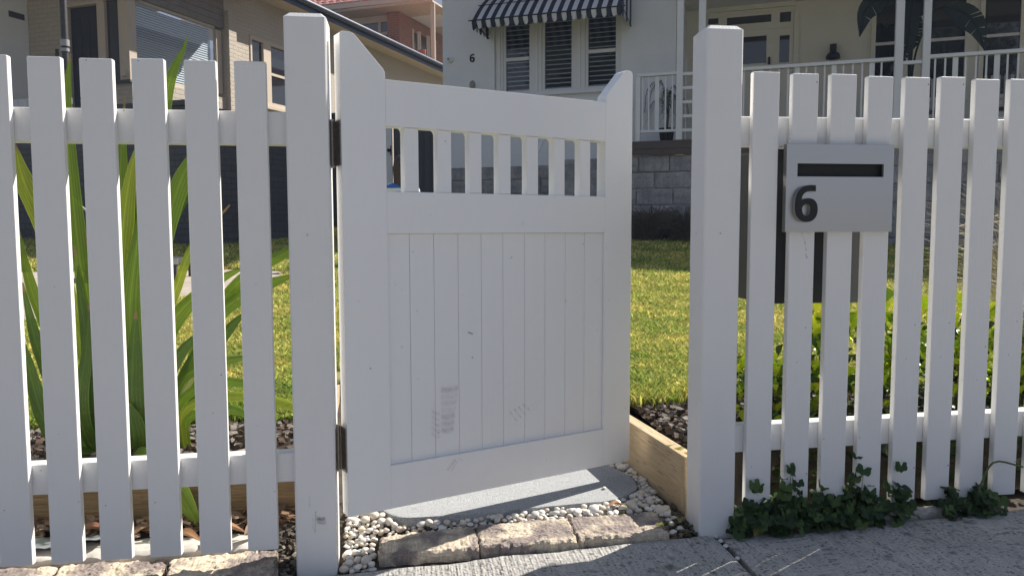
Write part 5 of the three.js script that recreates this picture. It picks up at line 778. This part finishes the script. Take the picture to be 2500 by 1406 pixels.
// ---------------------------------------------------------------- weeds at the foot of the right fence
{
  const fan = (R) => { const pos = [0, 0, 0], idx = [], n = 22; for (let i = 0; i <= n; i++) { const a = -2.75 + 5.5 * i / n, r = R * (1 + 0.10 * Math.cos(a * 5.7)) * (0.94 + 0.06 * Math.cos(a * 17)); pos.push(Math.sin(a) * r, 0.16 * R * Math.cos(a * 3.2), Math.cos(a) * r); } for (let i = 1; i <= n; i++) idx.push(0, i, i + 1); const g = new THREE.BufferGeometry(); g.setAttribute('position', new THREE.Float32BufferAttribute(pos, 3)); g.setIndex(idx); g.computeVertexNormals(); return triUV(g); };
  const fg = [fan(0.0155), fan(0.0195), fan(0.012)], fm = [leafM(0.045, 0.085, 0.028, 0.25, 0.5), leafM(0.085, 0.14, 0.04, 0.3, 0.5), leafM(0.030, 0.058, 0.022, 0.2, 0.5)], sm = std({ color: rgb(0.10, 0.13, 0.05), roughness: 0.8 });
  // [px of the mound, half width px, height px, leaves]
  const spots = [[1840, 1290, 60, 150, 62, 'dark mallow weed with lobed leaves hugging the mailbox fence post'], [1925, 1285, 55, 165, 70, 'dark mallow weed climbing the second mailbox picket'], [2000, 1275, 50, 110, 58, 'low dark mallow weed spreading under the mailbox'], [2085, 1265, 62, 190, 95, 'tallest dark mallow weed mounded against the pickets under the mailbox'], [2160, 1245, 24, 170, 26, 'thin mallow weed rising between pickets past the mailbox'], [2265, 1228, 28, 70, 24, 'small mallow weed under the pickets past the mailbox'], [2355, 1226, 40, 60, 30, 'sprawling weed at the foot of the far pickets']];
  spots.forEach(([px, py, hwp, hp, n, label], s) => {
    hp *= 0.86; const o = Gp(px, py, 0.012 + 0.02 * s / 6), sc = o.distanceTo(C0) / F; o.y = pathY(o.x, o.z) - 0.004; o.z = Math.min(o.z, 0.052); const t = thing('weed_clump', label, 'weed', o.toArray(), 0, 'weeds along the mailbox fence');
    n = Math.min(280, Math.round(n * 1.65)); for (let k = 0; k < n; k++) {
      const u = rr(-1, 1), top = hp * sc * Math.pow(1 - Math.abs(u) * 0.75, 0.9), h = rnd() < 0.68 ? Math.pow(rnd(), 0.9) * Math.min(top, 0.085) : rnd() * top; const fr = clamp(1 - h / 0.11, 0, 1), x = u * hwp * sc * (0.55 + 0.55 * fr), z = lerp(rr(-0.028, 0.010) - o.z * 0.0, 0.0, 0) * 1 - o.z + (h > 0.05 ? rr(0.004, 0.022) : rr(0.002, 0.05 + 0.02 * fr));
      const m = part(t, 'leaf', fg[Math.floor(rnd() * 3)], fm[Math.floor(rnd() * 3)], [x, h + 0.006, z]); m.rotation.set(rr(0.1, 1.35), rr(-1.1, 1.1), rr(-0.4, 0.4), 'YXZ'); m.scale.setScalar(rr(0.8, 1.25)); m.userData.v = undefined; delete m.userData.v;
      if (k % 4 === 0) part(t, 'stalk', barGeo(V(x * 0.4, 0, z * 0.6 - o.z * 0.0), V(x, h + 0.004, z), 0.0009, 4), sm);
    }
  });
  { const a = Zp(2390, 1180, 0.03), t = thing('grass_stem', 'long dark grass stem leaning out past the end pickets', 'weed', [a.x, pathY(a.x, 0), 0.0]); const o = V(a.x, pathY(a.x, 0), 0); part(t, 'stem', triUV(new THREE.TubeGeometry(new THREE.CatmullRomCurve3([V(0.0, 0, 0.02), Zp(2400, 1175, 0.02).sub(o), Zp(2430, 1128, 0.03).sub(o), Zp(2500, 1140, 0.05).sub(o)]), 14, 0.003, 5)), sm); }
}
// ---------------------------------------------------------------- plants and furniture by the white house
const hPt = (u, y, w) => HO.clone().addScaledVector(HU, u).addScaledVector(HW, w).setY(y);
{ // potted palm on the landing
  const [u] = onW(1628, 320, 0.45); const p = hPt(u, 2.255, 0.45); const t = thing('potted_palm', 'small palm in a black pot behind the landing balusters', 'potted plant', [p.x, p.y, p.z], -HB);
  part(t, 'pot', new THREE.LatheGeometry([[0.001, 0], [0.10, 0], [0.13, 0.24], [0.115, 0.24], [0.11, 0.21], [0.001, 0.21]].map(q => new THREE.Vector2(...q)), 20), M.black); part(t, 'trunk', barGeo(V(0, 0.2, 0), V(0.02, 0.45, 0), 0.02), M.strawDark);
  const pm = leafM(0.035, 0.055, 0.028, 0.15, 0.5); for (let k = 0; k < 9; k++) { const a = k / 9 * 6.28 + 0.3, R = rr(0.22, 0.40), H = rr(0.30, 0.62), c = new THREE.CatmullRomCurve3([V(0.02, 0.42, 0), V(Math.cos(a) * R * 0.4, 0.42 + H, Math.sin(a) * R * 0.4), V(Math.cos(a) * R, 0.42 + H * 0.75, Math.sin(a) * R), V(Math.cos(a) * R * 1.15, 0.35 + H * 0.2, Math.sin(a) * R * 1.15)]); const g = [new THREE.TubeGeometry(c, 10, 0.004, 4)]; for (let i = 3; i < 22; i++) { const q = c.getPoint(i / 22), tg = c.getTangent(i / 22), sd = tg.clone().cross(V(0, 1, 0)).normalize(); for (const s of [-1, 1]) { const e = q.clone().addScaledVector(sd, s * 0.10).add(V(0, -0.10, 0)).addScaledVector(tg, 0.03); const gg = new THREE.BufferGeometry().setFromPoints([q.clone().addScaledVector(tg, -0.006), q.clone().addScaledVector(tg, 0.006), e]); gg.setAttribute('uv', new THREE.Float32BufferAttribute([0, 0, 1, 0, 0, 1], 2)); gg.computeVertexNormals(); g.push(gg); } } addMerged(t, 'frond', g, pm); }
}
{ // tall broad-leaved plant on the veranda with torn paddle leaves
  const p = hPt(onW(2218, 300, 0.55)[0], 2.255, 0.55); const t = thing('paddle_leaf_plant', 'tall dark paddle-leaved plant with torn leaves behind the veranda rail', 'plant', [p.x, p.y, p.z], -HB); const inv = (px, py, w) => { const [u, y] = onW(px, py, w); const q = hPt(u, y, w).sub(p); return q.applyAxisAngle(V(0, 1, 0), HB); };
  const lm = leafM(0.022, 0.034, 0.024, 0.12, 0.4);
  part(t, 'pot', new THREE.LatheGeometry([[0.001, 0], [0.16, 0], [0.2, 0.34], [0.17, 0.34], [0.001, 0.3]].map(q => new THREE.Vector2(...q)), 20), M.darkBox);
  const leaf = (pts, wd) => { // stalk from the pot, then a blade cut into strips
    const c = new THREE.CatmullRomCurve3([V(0, 0.3, 0), ...pts.map(q => inv(...q))]); part(t, 'stalk', new THREE.TubeGeometry(c, 20, 0.016, 6), lm); const g = [], n = 16; const edge = (q, s, cut) => { const tt = Math.min(1, 0.45 + 0.55 * q / n), a = c.getPoint(tt), tg = c.getTangent(tt), sd = tg.clone().cross(V(0, 0, 1)).normalize(), w = wd * Math.sin(Math.PI * clamp(Math.pow((q + 0.4) / (n + 0.5), 0.7), 0, 1)) * cut + 0.004; return [a, a.clone().addScaledVector(sd, s * w).add(V(0, -0.25 * w, 0.22 * w)).addScaledVector(tg, w * 0.3)]; };
    for (const s of [-1, 1]) for (let i = 0; i < n; i++) { const torn = rnd() < 0.3, [a, e0] = edge(i, s, 1), [b, e1] = edge(i + 1, s, 1), [, e2] = edge(i + (torn ? 0.78 : 1), s, 0.98); const gg = new THREE.BufferGeometry().setFromPoints([a, b, e2, a, e2, e0]); gg.setAttribute('uv', new THREE.Float32BufferAttribute(new Float32Array(12), 2)); gg.computeVertexNormals(); g.push(gg); } addMerged(t, 'blade', g, lm);
  };
  leaf([[2222, 130, 0.5], [2205, 20, 0.45], [2165, -10, 0.4], [2120, 20, 0.35], [2100, 88, 0.3]], 0.17); leaf([[2240, 120, 0.5], [2290, 20, 0.45], [2345, 25, 0.4], [2385, 60, 0.35], [2405, 120, 0.3]], 0.16); leaf([[2222, 90, 0.6], [2228, -20, 0.6], [2215, -90, 0.6]], 0.26); leaf([[2226, 60, 0.5], [2240, -30, 0.45], [2228, 10, 0.3], [2218, 100, 0.2], [2203, 160, 0.12]], 0.12); leaf([[2232, 90, 0.6], [2260, -40, 0.7], [2290, -90, 0.7]], 0.25); leaf([[2225, 150, 0.5], [2232, 70, 0.4], [2240, 20, 0.35]], 0.12);
}
[[2290, 0], [2455, 1]].forEach(([px, i]) => { // slatted veranda chairs
  const u = onW(px, 300, 1.2)[0], p = hPt(u, 2.255, 1.2), t = thing('veranda_chair', ['slatted timber chair on the veranda beside the paddle-leaved plant', 'slatted timber chair on the veranda below the end window'][i], 'chair', [p.x, p.y, p.z], -HB, 'veranda chairs');
  const cm = std({ color: rgb(0.45, 0.44, 0.43), roughness: 0.6 }); addBox(t, 'seat', -0.26, 0.26, 0.40, 0.44, -0.25, 0.25, cm); for (const [x, z] of [[-0.24, -0.23], [0.2, -0.23], [-0.24, 0.2], [0.2, 0.2]]) addBox(t, 'leg', x, x + 0.04, 0, 0.40, z, z + 0.04, cm); for (let k = 0; k < 6; k++) addBox(t, 'back_slat', -0.25 + k * 0.09, -0.21 + k * 0.09, 0.441, 0.95, -0.25, -0.23, cm);
});
{ const p = Lp(1597, 590); const m = part(scene, 'tennis_ball', new THREE.SphereGeometry(0.033, 20, 14), std({ color: rgb(0.45, 0.55, 0.06), roughness: 0.9 }), [p.x, p.y + 0.05, p.z]); tag(m, 'yellow-green tennis ball lying on the shaded lawn', 'ball'); }
{ // low metal-rimmed table standing at the driveway edge
  const p = Lp(310, 690), t = thing('garden_table', 'low dark table with a silver metal rim beside the driveway', 'table', [p.x, p.y, p.z], -0.1); const L = Zp(187, 640, p.z).x - p.x, R = Zp(438, 640, p.z).x - p.x, y1 = Zp(300, 632, p.z).y - p.y, y0 = Zp(300, 646, p.z).y - p.y;
  addBox(t, 'top', L + 0.005, R - 0.005, y0 + 0.005, y1 - 0.002, -0.45, -0.006, M.darkBox); addBox(t, 'rim', L, R, y0, y1, -0.0055, 0.012, M.pin, 0.004); addBox(t, 'rim', L, R, y0, y1, -0.47, -0.451, M.pin, 0.004);
  addBox(t, 'cabinet', L + 0.01, L + 0.20, 0, y0 + 0.004, -0.40, -0.05, M.darkBox); for (const z of [-0.42, -0.06]) addBox(t, 'leg', R - 0.06, R - 0.03, 0, y0 + 0.004, z, z + 0.03, M.darkBox);
  part(t, 'handle', new THREE.TorusGeometry(0.05, 0.008, 8, 20, Math.PI), M.pin, [0.0, y1, -0.1]);
}
{ // tree beyond the roofs
  const c = onPlane(765, 8, V(0, 0, 1), -42), t = thing('background_tree', 'leafy tree beyond the tiled roofs', 'tree', [c.x, 1.5, -42]); const tm = std({ color: rgb(0.12, 0.09, 0.06), roughness: 1 }); const H = c.y - 1.5; part(t, 'trunk', triUV(new THREE.CylinderGeometry(0.12, 0.3, H, 10).translate(0, H / 2, 0)), tm);
  const g = [], cg = leafShape(0.28, 0.14, 0.2, 1); for (let k = 0; k < 2600; k++) { const a = rnd() * 6.28, e = Math.acos(rr(-1, 1)), r = 3.0 * Math.cbrt(rnd()) * (0.7 + 0.5 * nz(Math.cos(a) * 2, e * 2)); const q = cg.clone(); q.rotateX(rr(-1.5, 1.5)); q.rotateY(rnd() * 6.28); q.translate(Math.cos(a) * Math.sin(e) * r, H + 0.2 + Math.cos(e) * r * 0.8, Math.sin(a) * Math.sin(e) * r); g.push(q); } addMerged(t, 'crown', g, leafM(0.05, 0.075, 0.03, 0.25, 0.6)); for (let k = 0; k < 5; k++) { const a = k * 1.3; part(t, 'limb', barGeo(V(0, H * 0.7, 0), V(Math.cos(a) * 1.8, H + rr(0, 1), Math.sin(a) * 1.8), 0.06, 6), tm); }
}
{ // street trees on the far side of the road, mirrored in the house windows
  const cg = leafShape(0.34, 0.17, 0.2, 1), lmT = leafM(0.05, 0.075, 0.03, 0.25, 0.6), tm = std({ color: rgb(0.13, 0.10, 0.07), roughness: 1 });
  [[1440, 4.6, 'broad street tree across the road facing the white house'], [2330, 4.4, 'broad street tree across the road facing the veranda']].forEach(([px, R, label]) => {
    const [u, y] = onW(px, 130, 1.0), q = hPt(u, y, 1.0), d = q.clone().sub(C0).normalize(), r = d.addScaledVector(HW, -2 * d.dot(HW)), c = q.addScaledVector(r, 34); const t = thing('street_tree', label, 'tree', [c.x, -0.16, c.z], 0, 'trees across the road'); const H = c.y;
    part(t, 'trunk', triUV(new THREE.CylinderGeometry(0.16, 0.36, H, 12).translate(0, H / 2, 0)), tm); for (let k = 0; k < 6; k++) { const a = k * 1.1; part(t, 'limb', barGeo(V(0, H * 0.55, 0), V(Math.cos(a) * R * 0.6, H + rr(-0.5, 1.5), Math.sin(a) * R * 0.6), 0.08, 6), tm); }
    const g = []; for (let k = 0; k < 5200; k++) { const a = rnd() * 6.28, e = Math.acos(rr(-1, 1)), rad = R * Math.cbrt(rnd()) * (0.8 + 0.4 * nz(Math.cos(a) * 2, e * 2, px)); const l = cg.clone(); l.rotateX(rr(-1.5, 1.5)); l.rotateY(rnd() * 6.28); l.translate(Math.cos(a) * Math.sin(e) * rad, H + Math.cos(e) * rad * 0.85, Math.sin(a) * Math.sin(e) * rad); g.push(l); } addMerged(t, 'crown', g, lmT);
  });
}
// ---------------------------------------------------------------- child behind the gate, seen from behind through the slats
{
  const D = 8.3, r = ray(982, 470), p0 = C0.clone().addScaledVector(r, D), gy = lawnY(p0.z) - 0.01; const t = thing('person', 'child with long brown hair in blue striped top and shorts, back turned, beyond the gate', 'person', [p0.x, gy, p0.z], 0);
  const sc = 1.14; const J = (x, y, z) => V(x, y, z).multiplyScalar(sc);
  const bones = (l) => (x, y, z) => { let d = 1e9; const k = 0.018; for (const [a, b, ra, rb] of l) { const ab = b.clone().sub(a), ap = V(x, y, z).sub(a), h = clamp(ap.dot(ab) / ab.lengthSq(), 0, 1), e = ap.addScaledVector(ab, -h).length() - lerp(ra, rb, h) * sc; const m = clamp(0.5 + 0.5 * (e - d) / k, 0, 1); d = d > 1e8 ? e : lerp(e, d, m) - k * m * (1 - m); } return d; };
  const mesh = (name, f, c, half, n, mat, parent = t) => { const mc = new MarchingCubes(n, mat, false, false, 120000); mc.isolation = 0; for (let k = 0; k < n; k++) for (let j = 0; j < n; j++) for (let i = 0; i < n; i++) mc.field[i + j * n + k * n * n] = -f(c.x + half * (i - n / 2) / (n / 2), c.y + half * (j - n / 2) / (n / 2), c.z + half * (k - n / 2) / (n / 2)); mc.update(); const q = mc.count * 1, g = new THREE.BufferGeometry(), pa = mc.positionArray.slice(0, q * 3), na = mc.normalArray.slice(0, q * 3); for (let i = 0; i < q; i++) { pa[3 * i] = pa[3 * i] * half + c.x; pa[3 * i + 1] = pa[3 * i + 1] * half + c.y; pa[3 * i + 2] = pa[3 * i + 2] * half + c.z; } g.setAttribute('position', new THREE.BufferAttribute(pa, 3)); let g2 = mergeVertices(g, 1e-5); g2.computeVertexNormals(); return part(parent, name, triUV(g2), mat); };
  const skin = std({ color: rgb(0.50, 0.30, 0.21), roughness: 0.6 }); const B = [];
  const hd = J(0, 0.93, 0); B.push([J(0, 0.90, 0), J(0, 0.965, 0.0), 0.068, 0.074], [J(0, 0.76, 0), J(0, 0.86, 0), 0.036, 0.034], [J(-0.085, 0.745, 0), J(0.085, 0.745, 0), 0.044, 0.044], [J(0, 0.72, 0), J(0, 0.48, 0), 0.085, 0.082]);
  for (const s of [-1, 1]) { B.push([J(s * 0.115, 0.745, 0), J(s * 0.15, 0.60, -0.01), 0.036, 0.028], [J(s * 0.15, 0.60, -0.01), J(s * 0.155, 0.46, -0.05), 0.027, 0.020], [J(s * 0.055, 0.46, 0), J(s * 0.062, 0.25, -0.005), 0.058, 0.040], [J(s * 0.062, 0.25, -0.005), J(s * 0.064, 0.05, 0.012), 0.038, 0.026], [J(s * 0.064, 0.025, 0.012), J(s * 0.072, 0.02, -0.085), 0.026, 0.022]); for (let f = 0; f < 4; f++) B.push([J(s * 0.155, 0.45, -0.055), J(s * (0.146 + f * 0.007), 0.395 - (f === 1 || f === 2 ? 0.008 : 0), -0.045 - f * 0.012), 0.010, 0.006]); B.push([J(s * 0.15, 0.45, -0.06), J(s * 0.136, 0.415, -0.075), 0.009, 0.006]); }
  mesh('body', bones(B), J(0, 0.52, -0.02), 0.64, 84, skin);
  const T = [[J(-0.085, 0.742, 0), J(0.085, 0.742, 0), 0.053, 0.053], [J(0, 0.72, 0), J(0, 0.46, 0), 0.096, 0.096]]; for (const s of [-1, 1]) T.push([J(s * 0.11, 0.742, 0), J(s * 0.138, 0.655, -0.006), 0.046, 0.042]);
  const st = tex(64, 0.09, (u, v) => v < 0.38 ? [0.75, 0.8, 0.85] : [0.05, 0.16, 0.50]); mesh('striped_top', bones(T), J(0, 0.62, 0), 0.27, 60, std({ map: st, roughness: 0.9 }));
  const S = [[J(0, 0.47, 0), J(0, 0.44, 0), 0.097, 0.097]]; for (const s of [-1, 1]) S.push([J(s * 0.055, 0.45, 0), J(s * 0.064, 0.30, 0), 0.068, 0.060]); mesh('shorts', bones(S), J(0, 0.38, 0), 0.25, 48, std({ color: rgb(0.04, 0.05, 0.09), roughness: 0.9 }));
  const Hh = [[J(0, 0.935, 0.012), J(0, 0.975, 0.012), 0.080, 0.078], [J(0, 0.93, 0.045), J(0, 0.79, 0.055), 0.068, 0.050], [J(-0.045, 0.92, 0.02), J(-0.05, 0.80, 0.03), 0.042, 0.03], [J(0.045, 0.92, 0.02), J(0.05, 0.80, 0.03), 0.042, 0.03]];
  mesh('hair', bones(Hh), J(0, 0.9, 0.02), 0.24, 56, std({ color: rgb(0.055, 0.035, 0.024), roughness: 0.55, bumpMap: tex(64, 0.06, (u, v) => 0.5 + 0.5 * tn(u, v * 0.1, 40, 3), false), bumpScale: 0.004 }));
  const face = sub(t, 'face', J(0, 0.93, -0.072).toArray()); for (const s of [-1, 1]) { part(face, 'eye', new THREE.SphereGeometry(0.010, 10, 8), M.trim, [s * 0.03, 0.0, 0.004]); part(t, 'ear', new THREE.SphereGeometry(0.018, 10, 8).scale(0.5, 1, 0.7), skin, J(s * 0.072, 0.92, -0.005).toArray()); } part(face, 'nose', new THREE.SphereGeometry(0.012, 10, 8).scale(0.8, 1.2, 1), skin, [0, -0.024, -0.004]); part(face, 'mouth', new THREE.SphereGeometry(0.016, 10, 8).scale(1.2, 0.35, 0.4), std({ color: rgb(0.4, 0.14, 0.12), roughness: 0.6 }), [0, -0.05, 0.006]);
}
shade(scene);
scene.fog = new THREE.FogExp2(0xc2d4f4, 0.0016);
renderer.render(scene, camera);
